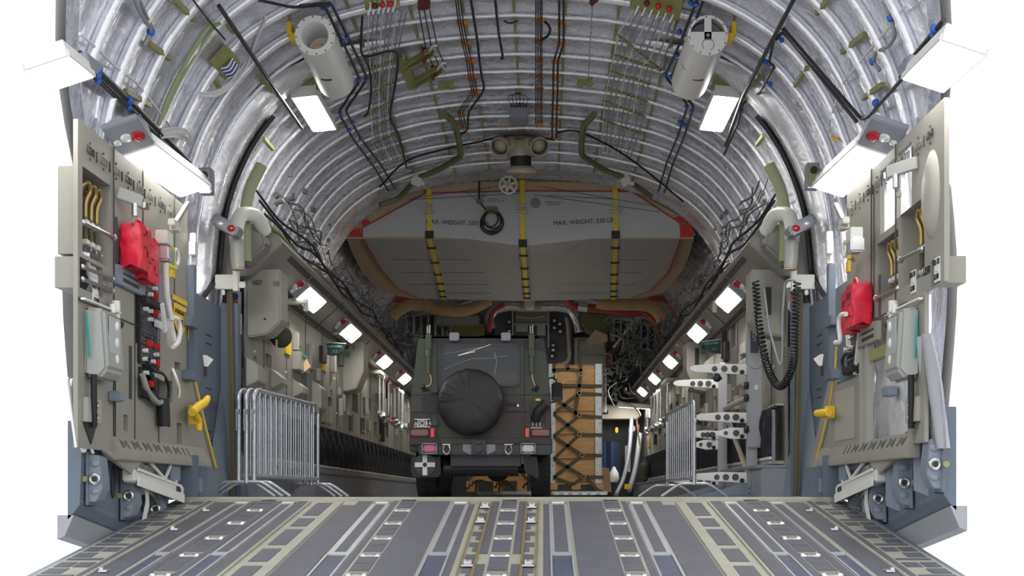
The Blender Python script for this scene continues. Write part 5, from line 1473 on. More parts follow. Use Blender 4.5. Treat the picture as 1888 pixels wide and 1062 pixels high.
for y, x, arms, nm, top in ((13.4,2.47,((681,.60,0),(770,.54,0),(799,.33,1),(880,.56,0)),'near',2.29),(15.4,2.44,((708,.54,0),(802,.32,0),(820,.31,1),(886,.55,0)),'far',1.62)):
    t = thing('litter_stanchion', ('taller grey litter post with a long cover and coiled cord, nearest the door' if nm=='near' else 'shorter grey litter post standing behind the taller one'), 'stanchion', (x,y,0), 'litter stanchions')
    s_ = F/y
    q = MB(); q.bx(x-.055,x+.055,y-.04,y+.04,.0,top); q.build('post', M['grey'], t, bevel=.006)
    q = MB(); q.bx(x-.62,x+.09,y-.12,y+.12,.0,.02); q.prism([(x-.55,y-.03,.02),(x-.055,y-.03,.02),(x-.055,y-.03,.17)],(0,.05,0)); q.bx(x-.07,x+.08,y-.06,y+.06,.02,.14); b_ = q.build('base_plate', M['gb2'], t, bevel=.005)
    q = MB()
    for k in range(6): q.cyl((x-.04+.03*(k%3),y-.061,.05+.05*(k//3)),(x-.04+.03*(k%3),y-.068,.05+.05*(k//3)),.007,n=6)
    q.build('rivets', M['dk'], b_)
    for py, Ln, sh_ in arms: arm(t, x-.055, y-.05, CZ+(VY-py)/s_, Ln, sh_)
    if nm == 'near':
        q = MB(); q.bx(x-.06,x+.10,y-.11,y-.045,.53,2.27); cv = q.build('cover_box', M['grey'], t, bevel=.012)
        q = MB(); q.bx(x-.03,x+.055,y-.115,y-.11,1.52,1.86); q.build('black_label', M['sign'], cv, bevel=.004)
        text('LITTER', 'stencil', M['wcord'], cv, (x+.012,y-.117,1.72), .05, (0,0,1), (-1,0,0))
        q = MB(); q.cyl((x+.02,y-.10,1.43),(x+.02,y-.13,1.43),.075,n=20); q.build('round_knob', M['grey'], cv)
        for z_ in (2.0,1.18,.72,1.05):
            q = MB(); q.box((x-.07,y-.09,z_),(.05,.06,.08)); q.ball((x-.075,y-.13,z_),.025); q.build('latch', M['blkm'], cv, bevel=.008)
        q = MB(); q.box((x+.03,y-.113,1.16),(.035,.004,.05)); q.build('white_tag', M['white'], cv)
        q = MB(); q.cyl((x+.02,y-.05,2.27),(x+.02,y-.05,2.32),.03); q.build('top_plug', M['ora'], cv)
    else:
        q = MB(); q.bx(x-.035,x+.035,y-.03,y+.03,1.3,1.64); q.build('head', M['wfit'], t, bevel=.006)
q = MB(); q.cyl(at(1344,779,15.35), at(1379,872,13.48),.03); o = tag(q.build('brace_tube', M['tand']), 'sloping beige brace tube between the two litter posts, lower one', 'tube')
q = MB(); q.cyl(at(1337,753,15.35), at(1378,733,13.48),.03); tag(q.build('brace_tube', M['tand']), 'nearly level beige brace tube between the two litter posts, upper one', 'tube')
q = MB()
for a,c_ in (((1327,672),(1320,690)),((1322,688),(1330,700)),((1318,700),(1326,694))): q.beam(at(*a,13.9),at(*c_,13.9),.03,.03)
q.ball(at(1322,697,13.9),.045); tag(q.build('black_clamp', M['blkm']), 'small black clamp hanging on the upper litter arm', 'clamp')
q = MB(); q.tube(helix([at(1393,519,12.6),at(1400,600,12.6),at(1416,680,12.3),at(1440,712,12.0),at(1462,670,11.8),at(1466,600,11.7),at(1470,520,11.65)], .032, 66, 9), .009, 5)
tag(q.build('coiled_cord', M['blk'], smooth=80), 'black coiled cord looping down beside the taller litter post', 'cord')
q = MB(); q.tube(spline([at(1409,532,12.5),at(1418,600,12.3),at(1432,655,12.1),at(1440,672,12.0),at(1443,650,12.0),at(1443,590,12.0),at(1447,530,11.9),at(1455,516,11.8),at(1466,518,11.75)],6), .012, 6)
tag(q.build('smooth_cord', M['gcord'], smooth=80), 'smooth dark cord hanging in a V right of the litter post', 'cord')
# ================================================================ FOLDED SEATS
def seat(s, label, yy):
    t = thing('folded_seat', label, 'seat', (s*2.60,yy,.36), 'folded seats along the side walls')
    def P(x,y,z): return V((s*x,yy+y,z))
    q = MB(); q.sheet(lambda u,v: P(2.575+.02*math.sin(v*7+u*3)+.012*math.sin(u*16), -.21+.42*u, .43+.48*v), 10, 8, .03); q.build('seat_webbing', M['seat'], t, smooth=70)
    q = MB()
    for y in (-.14,.0,.14): q.box(P(2.565,y,.67),(.012,.05,.46))
    q.build('harness_straps', M['blkm'], t)
    q = MB(); q.tube([P(2.60,-.245,.92),P(2.60,.245,.92)],.016,7); q.build('top_tube', M['blkm'], t)
    q = MB(); q.box(P(2.57,0,.405),(.05,.40,.03)); q.build('bottom_bar', M['wfit'], t)
    for y in (-.22,):
        q = MB(); q.box(P(2.585,y,.63),(.03,.03,.52)); q.build('side_post', M['lamphs'], t)
    q = MB(); q.ball(P(2.545,.06,.66),.022,(.5,1,1)); q.build('buckle', M['alu'], t)
    q = MB(); q.box(P(2.545,-.07,.72),(.01,.03,.05)); q.build('red_tab', M['redp'], t)
    return t
for s, nm in ((-1,'left'),(1,'right')):
    y0 = 13.05 if s < 0 else 12.98
    base = seat(s, 'first folded dark webbing seat from the door on the %s wall' % nm, y0)
    for i in range(1, 31):
        dup(base, (s*2.60, y0+.505*i, .36), '%s folded dark webbing seat from the door on the %s wall' % (nth(i), nm))
    q = MB(); q.bx(s*2.62,s*2.70,12.8,28.6,.935,.96); q.bx(s*2.55,s*2.70,12.8,28.6,.345,.38)
    struct(q.build('trim_seat_rail_'+nm, M['panel2']))

# ================================================================ THINGS ON THE FORWARD WALLS
for s, nm in ((-1,'left'),(1,'right')):
    y = 17.4 if s < 0 else 17.2
    a = [(603,632),(638,634),(634,645),(622,655),(611,656),(603,654)] if s < 0 else [(1293,631),(1329,626),(1329,652),(1318,652),(1308,649),(1303,643)]
    t = thing('hanging_sign', 'dark grey hanging sign with mint lettering on the %s wall' % nm, 'sign', at(a[0][0],656,y))
    q = MB(); q.prism([at(*p,y) for p in a],(0,.03,0)); q.build('board', M['sign'], t, bevel=.004)
    q = MB(); q.beam(at(a[0][0],a[0][1]-.5,y), at(a[1][0],a[1][1]-.5,y), .03,.012,(0,0,1)); q.build('bright_edge', M['white'], t)
    cx = 618 if s < 0 else 1312
    text('X2' if s < 0 else 'X7', 'letters', M['mint'], t, at(cx-1 if s<0 else 1317,648 if s<0 else 644,y-.01), .06, (1,0,0), (0,0,1))
    q = MB()
    for k,w_ in enumerate((.02,.05,.03,.03,.04,.06,.02)):
        c = at((606 if s<0 else 1300)+k*4, (638.5 if s<0 else 634-.4*k), y-.006); q.box(c,(w_*.55,.004,.028)); 
    q.build('lettering_row', M['mint'], t)
def wallbox(s, px0, py0, px1, py1, off0, off1, name, m_, label, cat, bevel=0, group=None):
    q = MB(); wbox(s, q, wr(s,px0,py0,px1,py1), off0, off1); return tag(q.build(name, M[m_], bevel=bevel), label, cat, group)
o = wallbox(-1,524,632,534,653,0,.02,'warning_placard','yel','yellow warning placard on the left wall, larger and nearer the door','placard')
o = wallbox(-1,593,666,600,684,0,.02,'warning_placard','yel','yellow warning placard on the left wall, lower and beside the hanging sign','placard')
o = wallbox(-1,638,648,645,657,.27,.30,'green_placard','green','green square placard on the left wedge locker','placard')
q = MB(); c = at(641.5,652.5,18.83); q.box(c,(.055,.02,.07)); bpy.data.objects.remove(o); tag(q.build('green_placard', M['green']), 'green square placard on the left wedge locker', 'placard')
q = MB(); c = at(1296,648.5,18.83); q.box(c,(.06,.02,.065)); tag(q.build('green_placard', M['green']), 'green square placard on the right wedge locker', 'placard')
t = thing('notice_holder', 'white sheet holder with a teal sheet on the left wall', 'holder', onw(-1,547,687))
q = MB(); wbox(-1,q,wr(-1,538,653,558,686),0,.09); q.build('pocket', M['panel2'], t, bevel=.006)
r = wr(-1,542,657,556,676); q = MB(); q.prism([(-2.605,r[0],r[3]),(-2.605,r[1],r[3]-.05),(-2.605,r[1],r[2])],(.006,0,0)); q.build('teal_sheet', M['teal'], t)
q = MB(); p0 = onw(-1,565,676,.12); q.prism([p0+V((-.06,0,-.09)),p0+V((.05,0,0)),p0+V((0,.03,.10)),p0+V((-.10,.03,0))],(0,.006,0)); tag(q.build('paper_tag', M['ltan']), 'pale orange paper tag sticking out beside the teal sheet', 'tag')
t = thing('helmet_bag', 'dark green cloth bundle hanging on the left wall', 'bag', onw(-1,518,632,.1))
q = MB(); c = onw(-1,518,620,.12); q.ball(c,.15,(.8,1.0,.85),18); q.build('bundle', M['helm'], t, smooth=80)
q = MB(); q.box(onw(-1,510,640,.14),(.01,.05,.16)); q.build('tan_label', M['ltan'], t)
q = MB(); q.tube([c+V((0,0,.1)),c+V((-.1,0,.22))],.012,6); q.build('cord', M['blk'], t)
o = thing('signal_lights', 'red, green and blue signal lights beside the left door track', 'signal', onw(-1,434,575,.1))
for py, m_ in ((547,'blue'),(559,'red'),(570,'green')):
    q = MB(); p = at(433.5,py,12.55); q.cyl(p,p+V((0,-.03,0)),.036,n=16); q.build('lens', mat('lens_'+m_, {'blue':(.03,.05,.10),'red':(.25,.05,.04),'green':(.02,.12,.09)}[m_], .3), o)
q = MB(); p = at(434,559,12.6); q.box(p,(.11,.06,.26)); q.build('back_box', M['grey'], o, bevel=.02)
o = thing('signal_lights', 'unlit signal lights beside the right door track', 'signal', onw(1,1463,560,.1))
for py in (538,550,563):
    q = MB(); p = at(1463,py,12.35); q.cyl(p,p+V((0,-.03,0)),.034,n=16); q.build('lens', M['red'] if py == 550 else M['sign'], o)
q = MB(); p = at(1463,550,12.4); q.box(p,(.11,.06,.26)); q.build('back_box', M['grey'], o, bevel=.02)
for s, px, py, y in ((-1,437,597,12.45),(1,1446,617,13.0)):
    t = thing('fire_extinguisher', 'small red fire extinguisher on the %s wall below the signal lights' % ('left' if s<0 else 'right'), 'extinguisher', at(px,py+12,y))
    q = MB(); c = at(px,py,y); q.lathe([(0,-.07),(.03,-.07),(.03,.05),(.015,.075),(0,.075)],c); q.build('bottle', M['redp'], t, smooth=60)
    q = MB(); q.box(c+V((0,-.01,.09)),(.05,.04,.03)); q.build('valve', M['alu'], t)
    q = MB(); q.box(c+V((0,-.032,0)),(.04,.003,.04)); q.build('white_label', M['white'], t)
    q = MB(); q.box(c+V((0,.045,0)),(.07,.02,.2)); q.build('holder', M['grey'], t)
for i,(px,py) in enumerate(((515,556),(602,612),(672,652))):
    p = onw(-1,px,py,.0); q = MB(); q.box(p+V((.16,0,0)),(.32,.10,.06)); q.box(p+V((.30,0,-.06)),(.05,.06,.10))
    tag(q.build('rail_bracket', M['wfit'], bevel=.006), '%s beige stowage bracket from the door on the left wall' % ORD[i], 'bracket', 'stowage brackets')
for i,(px,py) in enumerate(((1362,560),(1284,625))):
    p = onw(1,px,py,.0); q = MB(); q.box(p+V((-.16,0,0)),(.32,.10,.06)); q.box(p+V((-.30,0,-.06)),(.05,.06,.10))
    tag(q.build('rail_bracket', M['wfit'], bevel=.006), '%s beige stowage bracket from the door on the right wall' % ORD[i], 'bracket', 'stowage brackets')
# stowed litter poles at the far end of both walls
for s, nm in ((-1,'left'),(1,'right')):
    y0 = 21.6 if s < 0 else 23.0
    q = MB(); q.bx(s*2.48,s*2.70,y0-.15,y0+.9,2.10,2.16); tag(q.build('pole_rack', M['panel2']), 'beige rack over the stowed poles on the far %s wall' % nm, 'rack')
    for k in range(11):
        y = y0+.36*k; x = s*(2.52-.02*(k%2)); q = MB()
        t = thing('stowed_pole', '%s upright stowed pole from the door on the far %s wall' % (ORD[k], nm), 'pole', (x,y,1.45), 'stowed poles')
        q.cyl((x,y,1.46),(x,y,2.05+.03*(k%3)),.017,n=8); q.build('tube', M['cover'] if k%3 else M['alu'], t)
        q = MB(); q.box((x,y,2.08),(.06,.05,.05)); q.box((x,y,1.46),(.06,.05,.05)); q.build('end_fitting', M['redp'] if s<0 and k in (3,5,6) else M['wfit'], t)
    q = MB(); random.seed(3)
    for k in range(40): q.box((s*(2.58-.14*random.random()),y0+.1+random.random()*4.2,1.32+.16*random.random()),(.05,.08,.05),Matrix.Rotation(random.random(),3,'X'))
    tag(q.build('pole_clamps', M['steel']), 'jumble of metal clamps below the stowed poles on the far %s wall' % nm, 'clamps', kind='stuff')
q = MB(); q.tube(spline([at(1197,792,27.5),at(1198,806,27.4),at(1196,826,27.2)],4),.02,6); tag(q.build('yellow_strap', M['yel']), 'yellow strap hanging at the far end of the right wall', 'strap')
q = MB(); q.ball(at(1198,795,27.3),.06,(1,1,1.1)); tag(q.build('blue_hat', M['blue']), 'blue hat on the yellow strap at the far right wall', 'cap')
q = MB(); q.ball(at(1187,868,27.0),.17,(.7,1,1.1)); q.ball(at(1187,880,27.0),.15,(.7,1,.7)); tag(q.build('green_bag', M['helm'], smooth=80), 'dark green bag at the far end of the right seats', 'bag')

# ================================================================ FORWARD END OF THE HOLD
FY = 30.9
def fa(px, py, y=30.8): return at(px, py, y)
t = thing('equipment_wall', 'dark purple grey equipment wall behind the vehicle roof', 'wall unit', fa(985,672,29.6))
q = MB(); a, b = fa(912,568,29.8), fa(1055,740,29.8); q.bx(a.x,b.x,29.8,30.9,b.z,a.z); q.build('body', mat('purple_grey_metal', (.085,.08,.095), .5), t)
for i,(px,py) in enumerate(((939,594),(939,611),(1022,592),(1022,605),(1032,598),(1033,612),(1020,637),(1020,646),(1018,657))):
    q = MB(); c = fa(px,py,29.75); q.box(c,(.13,.10,.12)); k_ = q.build('relay', M['dk'], t, bevel=.01)
    q = MB(); q.box(c+V((0,-.055,.0)),(.07,.01,.06)); q.build('white_label', M['white'], k_)
q = MB()
for px in (945.5, 1011): q.beam(fa(px,573,29.6),fa(px,640,29.6),.04,.05,(0,1,0))
q.beam(fa(945,598,29.6),fa(1011,598,29.6),.03,.04); q.build('white_frame', M['panel2'], t)
q = MB(); q.bx(fa(950,0,29.7).x,fa(1009,0,29.7).x,29.65,29.8,fa(0,597,29.7).z,fa(0,576,29.7).z); q.build('dark_panel', M['lamphs'], t)
q = MB(); q.tube([fa(950,583,29.6),fa(978,587,29.6),fa(1004,583,29.6)],.012,5); q.build('yellow_line', M['yel'], t)
q = MB(); q.box(fa(962,606,29.65),(.28,.1,.14)); q.box(fa(998,608,29.65),(.2,.1,.26)); q.build('lit_boxes', M['panel2'], t)
for i,(P,r,m_,nm,y) in enumerate((
    ([(906,606),(902,588),(912,572),(935,565),(960,566)],.105,'foil2','silver duct curving down left of the white cylinder under the grey box',27.5),
    ([(996,566),(1030,566),(1052,572),(1064,592),(1068,612)],.105,'foil2','silver duct curving down right of the white cylinder under the grey box',27.5),
    ([(958,566),(998,566)],.10,'tand','short beige duct joint between the two silver ducts',27.4),
    ([(1046,552),(1054,562),(1066,567),(1085,568),(1116,571),(1155,577),(1185,576)],.085,'redh','long red hose below the right of the grey box',26.5),
    ([(1196,551),(1215,551),(1230,555),(1240,570),(1252,590)],.06,'redh','short red hose bend at the far right of the grey box',26),
    ([(1186,577),(1200,586),(1212,600)],.05,'redh','small red hose end below the right tan duct',25.6),
    ([(708,566),(714,554),(735,552),(765,553)],.06,'redh','short red hose bend at the far left of the grey box',26),
    ([(930,562),(912,572),(904,590),(902,612)],.05,'redh','dark red hose beside the left silver duct',27.2),
    ([(722,584),(735,572),(752,563),(775,561),(800,568),(840,573),(868,569),(888,560),(902,552)],.125,'tan2','tan wrapped duct sagging below the left of the grey box',26),
    ([(1102,556),(1115,560),(1150,561),(1185,562),(1205,568),(1216,580),(1222,592)],.125,'tan2','tan wrapped duct below the right of the grey box',25.4),
    ([(1044,585),(1047,600),(1049,640),(1049,660),(1040,670),(1026,672)],.045,'tand','brown beige pipe running down the equipment wall',29.4),
    )):
    q = MB(); q.tube(spline([at(x,y_,y) for x,y_ in P],6), r, 14)
    tag(q.build('air_hose' if 'hose' in nm else 'air_duct', M[m_], smooth=70), nm, 'hose' if 'hose' in nm else 'duct')
q = MB(); q.cyl(at(976.5,548,27),at(976.5,566,27),.115,n=20); q.ball(at(976.5,567,27),.114,(1,1,.6),20); tag(q.build('white_cylinder', M['wfit'], smooth=60), 'white round ended cylinder poking out below the grey box', 'cylinder')
q = MB(); q.cyl(at(1066,566,26.2),at(1083,568,26.2),.09,n=16); tag(q.build('hose_collar', M['alu']), 'bright collar on the long red hose', 'collar')
t = thing('olive_tank', 'olive green tank hanging right of the equipment wall', 'tank', at(1098,612,27))
q = MB(); q.prism([at(*p,27) for p in [(1070,574),(1126,577),(1126,600),(1116,612),(1088,611),(1074,598)]],(0,.8,0)); q.build('tank_body', mat('olive_tank', (.10,.105,.035), .55), t, bevel=.04)
q = MB(); q.prism([at(*p,26.9) for p in [(1097,608),(1120,617),(1120,630),(1086,636),(1082,628)]],(0,.02,0)); tag(q.build('tan_flap', M['tan']), 'tan cloth flap below the olive tank', 'flap')
t = thing('white_cabinet', 'beige double cabinet behind the crates', 'cabinet', fa(1085,700,29.9))
q = MB(); a, b = fa(1057,622,30), fa(1117,760,30); q.bx(a.x,b.x,30,30.8,b.z,a.z); q.build('carcass', M['tand'], t)
for y0_,y1_ in ((628,646),(655,740)):
    q = MB(); a, b = fa(1070,y0_,29.98), fa(1114,y1_,29.98); q.bx(a.x,b.x,29.95,30,b.z,a.z); q.build('door', M['panel2'], t, bevel=.01)
q = MB(); q.beam(fa(1062,625,29.9),fa(1062,760,29.9),.03,.03,(0,1,0)); q.beam(fa(1117,650,29.9),fa(1117,760,29.9),.04,.03,(0,1,0)); q.build('edge_rails', M['white'], t)
q = MB(); q.prism([at(*p,27.5) for p in [(1117,650),(1128,645),(1140,628),(1136,640),(1130,655),(1130,678),(1117,678)]],(0,.25,0)); q.tube([at(1150,622,27.4),at(1132,644,27.5)],.09,10); tag(q.build('dark_red_bracket', mat('dark_red_primer', (.09,.03,.025), .6), bevel=.01), 'dark red metal bracket above the right end of the crates', 'bracket')
t = thing('grey_box', 'long grey box under the left tan duct', 'box', at(842,595,27))
q = MB(); q.bx(at(803,0,27).x,at(882,0,27).x,27,27.6,at(0,595,27).z,at(0,582,27).z); q.build('body', M['cove'], t, bevel=.01)
q = MB(); q.bx(at(836,0,27.5).x,at(892,0,27.5).x,27.5,28,at(0,616,27.5).z,at(0,597,27.5).z); tag(q.build('olive_box', mat('olive_box', (.13,.12,.03), .6), bevel=.01), 'olive box below the long grey box', 'box')
q = MB(); q.sheet(lambda u,v: at(745+92*u,582+40*v,28.5)+V((0,-.25*abs(math.sin(u*22)),0)), 66, 6); tag(q.build('corrugated_foil', M['foil2'], smooth=20), 'corrugated silver foil lining behind the left tan duct', 'foil')
q = MB(); q.sheet(lambda u,v: at(1125+95*u,585+45*v+25*u,28.5)+V((0,-.25*abs(math.sin(u*24)),0)), 66, 6); tag(q.build('corrugated_foil', M['foil2'], smooth=20), 'corrugated silver foil lining below the right tan duct', 'foil')
for i in range(8):
    q = MB(); x = 1132+5*i; q.cyl(at(x,640-7*i,27),at(x+22,612-5*i,27.2),.022,n=6); tag(q.build('white_tube', M['wfit']), '%s slanting white tube from the left right of the olive tank' % ORD[i], 'tube', 'slanting white tubes')
for s, nm, (xa,xb,ya,yb) in ((1,'right',(1122,1235,600,740)),(-1,'left',(655,770,560,640))):
    random.seed(21+s); q = MB()
    for k in range(130):
        f = random.random(); x = xa+(xb-xa)*f; lo = ya+(yb-ya)*random.random()
        if s > 0: lo = 590+ (yb-590)*random.random()*(1-.55*f)
        else: lo = ya+random.random()*(20+90*f*.8)
        y = 26+3.5*random.random(); p = at(x,lo,y); L_ = .15+.4*random.random(); a = random.random()*6.28
        q.tube(spline([p,p+V((L_*.5*math.cos(a),-.1,L_*.5*math.sin(a))),p+V((L_*math.cos(a+.7),0,L_*math.sin(a+.7)))],3),.008+.022*random.random(),5)
    tag(q.build('pipe_tangle', M['bundle'], smooth=60), 'dark tangle of pipes and wires at the far %s of the hold' % nm, 'pipes', kind='stuff')
# doorway corner at the right
t = thing('door_header', 'beige beam over the dark doorway at the far right', 'beam', fa(1145,770,30.2))
q = MB(); a, b = fa(1108,746,30.2), fa(1178,772,30.2); q.bx(a.x,b.x,30.2,30.9,b.z,a.z); q.build('beam', M['tand'], t, bevel=.02)
q = MB(); q.box(fa(1116,760,30.15),(.14,.05,.09)); q.build('dark_vent', M['dk'], t)
q = MB(); q.tube(spline([fa(1112,725,29.6),fa(1135,738,29.4),fa(1165,748,29.2),fa(1180,764,29.0),fa(1174,775,29),fa(1177,800,29),fa(1180,822,29)],6),.022,6); tag(q.build('cream_cable', M['tan'], smooth=60), 'cream cable hanging from the beam at the far right', 'cable')
q = MB(); q.tube(spline([fa(1165,770,30),fa(1160,830,29.6),fa(1150,880,29.2),fa(1136,912,28.8)],6),.05,8); q.tube(spline([fa(1180,800,29.8),fa(1172,860,29.4),fa(1160,905,29)],6),.06,8); tag(q.build('stair_rail', M['lamphs'], smooth=60), 'curved grey stair rail below the doorway beam', 'rail')
q = MB(); q.sheet(lambda u,v: fa(1112+30*u,815+70*v,30.4)+V((0,.08*math.sin(u*9),0)), 10, 8, .03); tag(q.build('navy_jacket', M['bluer'], smooth=70), 'navy blue jacket hanging in the dark doorway', 'jacket')
q = MB(); q.lathe([(.09,0),(.13,.08),(.10,.22),(.04,.33),(.03,.36)], fa(1132,889,29.6)); tag(q.build('plastic_bag', M['plast'], smooth=70), 'small white plastic bag on the floor by the doorway', 'bag')
q = MB(); q.box(fa(1157,897,29),(.14,.04,.12)); tag(q.build('yellow_placard', M['yel']), 'yellow placard low beside the stair rail', 'placard')
for i,(px,py,m_) in enumerate(((1137,793,'yel'),(1161,793,'teal'),(1168,790,'white'),(1176,787,'redp'))):
    q = MB(); q.box(fa(px,py,30.3),(.07,.08,.14)); tag(q.build('hanging_item', M[m_], bevel=.02), 'small %s item hanging in the dark doorway' % ('yellow','teal','white','red')[i], 'item')
q = MB(); q.bx(fa(1152,0,30.5).x,fa(1162,0,30.5).x,30.45,30.6,fa(0,870,30.5).z,fa(0,822,30.5).z); tag(q.build('pale_board', M['panel2']), 'pale narrow board standing in the dark doorway', 'board')
# ================================================================ THINGS ON THE NEAR WALLS
def bag(s, y0, L, zt, h, prot, label):
    t = thing('red_bag', label, 'bag', (s*(2.70-prot/2),y0+L/2,zt-h), 'red nylon bags')
    q = MB(); n = 10
    def pt(u, v):   # u round the plan, v up
        a = 2*PI*u; c, sn = math.cos(a), math.sin(a)
        e = .28; x = prot/2*abs(c)**e*(1 if c>0 else -1); y = L/2*abs(sn)**e*(1 if sn>0 else -1)
        k = 1-.10*(abs(v-.45)*2)**3
        nz_ = .012*noise.noise(V((u*13,v*5,y0)))
        return V((s*(2.70-.012-prot/2)+x*k+nz_, y0+L/2+y*k+nz_, zt-h+h*v-.03*abs(x/prot)*2*(v<.2)))
    q.sheet(pt, 32, 14)
    for f in (0, 1):
        q.bm.faces.new([q.bm.verts.new(pt(i/32,f)) for i in range(32)])
    b = q.build('body', M['redbag'], t, dist=.0008, smooth=60)
    q = MB(); x = s*(2.70-prot-.008)
    for k in range(7): q.box((x,y0+L*(.25+.08*k),zt-h*.30),(.004,.014,.05))
    for k in range(6): q.box((x,y0+L*(.28+.08*k),zt-h*.55),(.004,.012,.025))
    q.build('dark_print', M['dred'], b)['kind'] = 'stuff'
    q = MB(); q.tube(spline([(s*(2.70-prot*.7),y0+L*.2,zt-.01),(s*(2.70-prot*.7),y0+L*.5,zt+.045),(s*(2.70-prot*.7),y0+L*.8,zt-.01)],5),.012,6); q.build('handle', M['redbag'], t)
    q = MB(); q.beam((s*(2.70-prot-.004),y0+.03,zt-h*.85),(s*(2.70-prot-.004),y0+L-.03,zt-h*.85),.008,.012); q.build('zip', M['blkm'], t)
bag(-1, 8.86, .26, 1.93, .29, .16, 'red nylon bag on the near left panel, the one nearer the frame edge')
bag(-1, 9.15, .24, 1.90, .30, .13, 'red nylon bag on the near left panel, the one farther in')
bag(1, 9.28, .25, 1.585, .29, .16, 'red nylon bag on the near right panel, the one nearer the frame edge')
bag(1, 9.56, .22, 1.57, .29, .13, 'red nylon bag on the near right panel, the one farther in')
for s, yb, zb, nm in ((-1,8.80,1.60,'left'),(1,9.10,1.25,'right')):
    t = thing('bag_shelf', 'grey metal shelf plate with two lines of print under the %s red bags' % nm, 'shelf', (s*2.68,yb+.25,zb-.1))
    q = MB(); q.bx(s*2.665,s*2.70,yb,yb+.6,zb-.11,zb+.03); q.build('plate', M['gb2'] if s<0 else M['panel'], t, bevel=.006)
    q = MB()
    for k in range(2):
        for j in range(11): q.box((s*2.664,yb+.10+.032*j,zb-.02-.045*k),(.003,.02,.026 if k else .016))
    q.build('print', M['ink'], t)['kind'] = 'stuff'
    q = MB(); q.bx(s*2.69,s*2.70,yb+.02,yb+.06,zb+.04,zb+.36); q.build('dark_slot', M['sign'], t)
# chain binders with brass hooks in the wall recesses
def binder(s, y, zt, label, hook='brass', h=.42):
    t = thing('chain_binder', label, 'binder', (s*2.76,y,zt-h), 'chain binders with hooks')
    x = s*2.755
    q = MB(); q.tube(spline([(x+s*.02,y-.05,zt-.05),(x,y-.055,zt),(x-s*.02,y-.01,zt+.03),(x-s*.02,y+.03,zt-.02),(x,y+.01,zt-.09),(x,y,zt-.20)],6), [.017]*31, 8); q.build('hook', M[hook], t, smooth=70)
    q = MB(); q.cyl((x,y,zt-.19),(x,y,zt-h+.05),.016); q.build('rod', M['net'], t)
    
    for zz in (zt-.23, zt-h+.06):
        q = MB(); q.box((x,y,zz),(.05,.05,.035)); q.build('collar', M['wfit'], t, bevel=.006)
    q = MB(); q.ring((x-s*.015,y,zt-h+.01),(0,1,0),.022,.008,14,6); q.build('chain_link', M['steel'], t)
for i in range(3): binder(-1, 8.40+.105*i, 2.06, '%s brass hooked chain binder from the frame edge, left recess' % ORD[i])
for i in range(4): binder(1, 8.74+.095*i, 1.78, '%s brass hooked chain binder from the frame edge, lower right recess' % ORD[i])
for i in range(2): binder(1, 8.22+.10*i, 1.86, '%s chain binder in the upper right recess beside the oval cover' % ('left','right')[1-i], 'brass', .44)
for s, y0, y1, z, lb in ((-1,8.22,8.70,1.79,'left recess with the brass hooks'),(-1,8.2,8.66,1.50,'lower left recess, upper bar'),(-1,8.2,8.66,1.42,'lower left recess, lower bar'),(1,8.68,9.12,1.44,'lower right recess with four hooks'),(1,8.12,8.50,1.60,'upper right recess with two hooks')):
    q = MB(); q.tube([(s*2.70,y0,z),(s*2.66,y1,z)],.014,8); q.ball((s*2.665,y1,z),.024); q.ball((s*2.70,y0,z),.02); tag(q.build('retaining_bar', M['steel']), 'steel retaining bar across the %s' % lb, 'bar')
t = thing('white_cable', 'coiled white cable stowed in the lower left recess', 'cable', (-2.74,8.4,1.32))
q = MB()
for k in range(4): q.tube(spline([(-2.74+.012*k,8.24+.02*k,1.60),(-2.75,8.5-.02*k,1.58-.02*k),(-2.74,8.56-.03*k,1.46),(-2.75+.01*k,8.42,1.36+.02*k)],6),.016,6)
q.build('loops', M['wcord'], t)
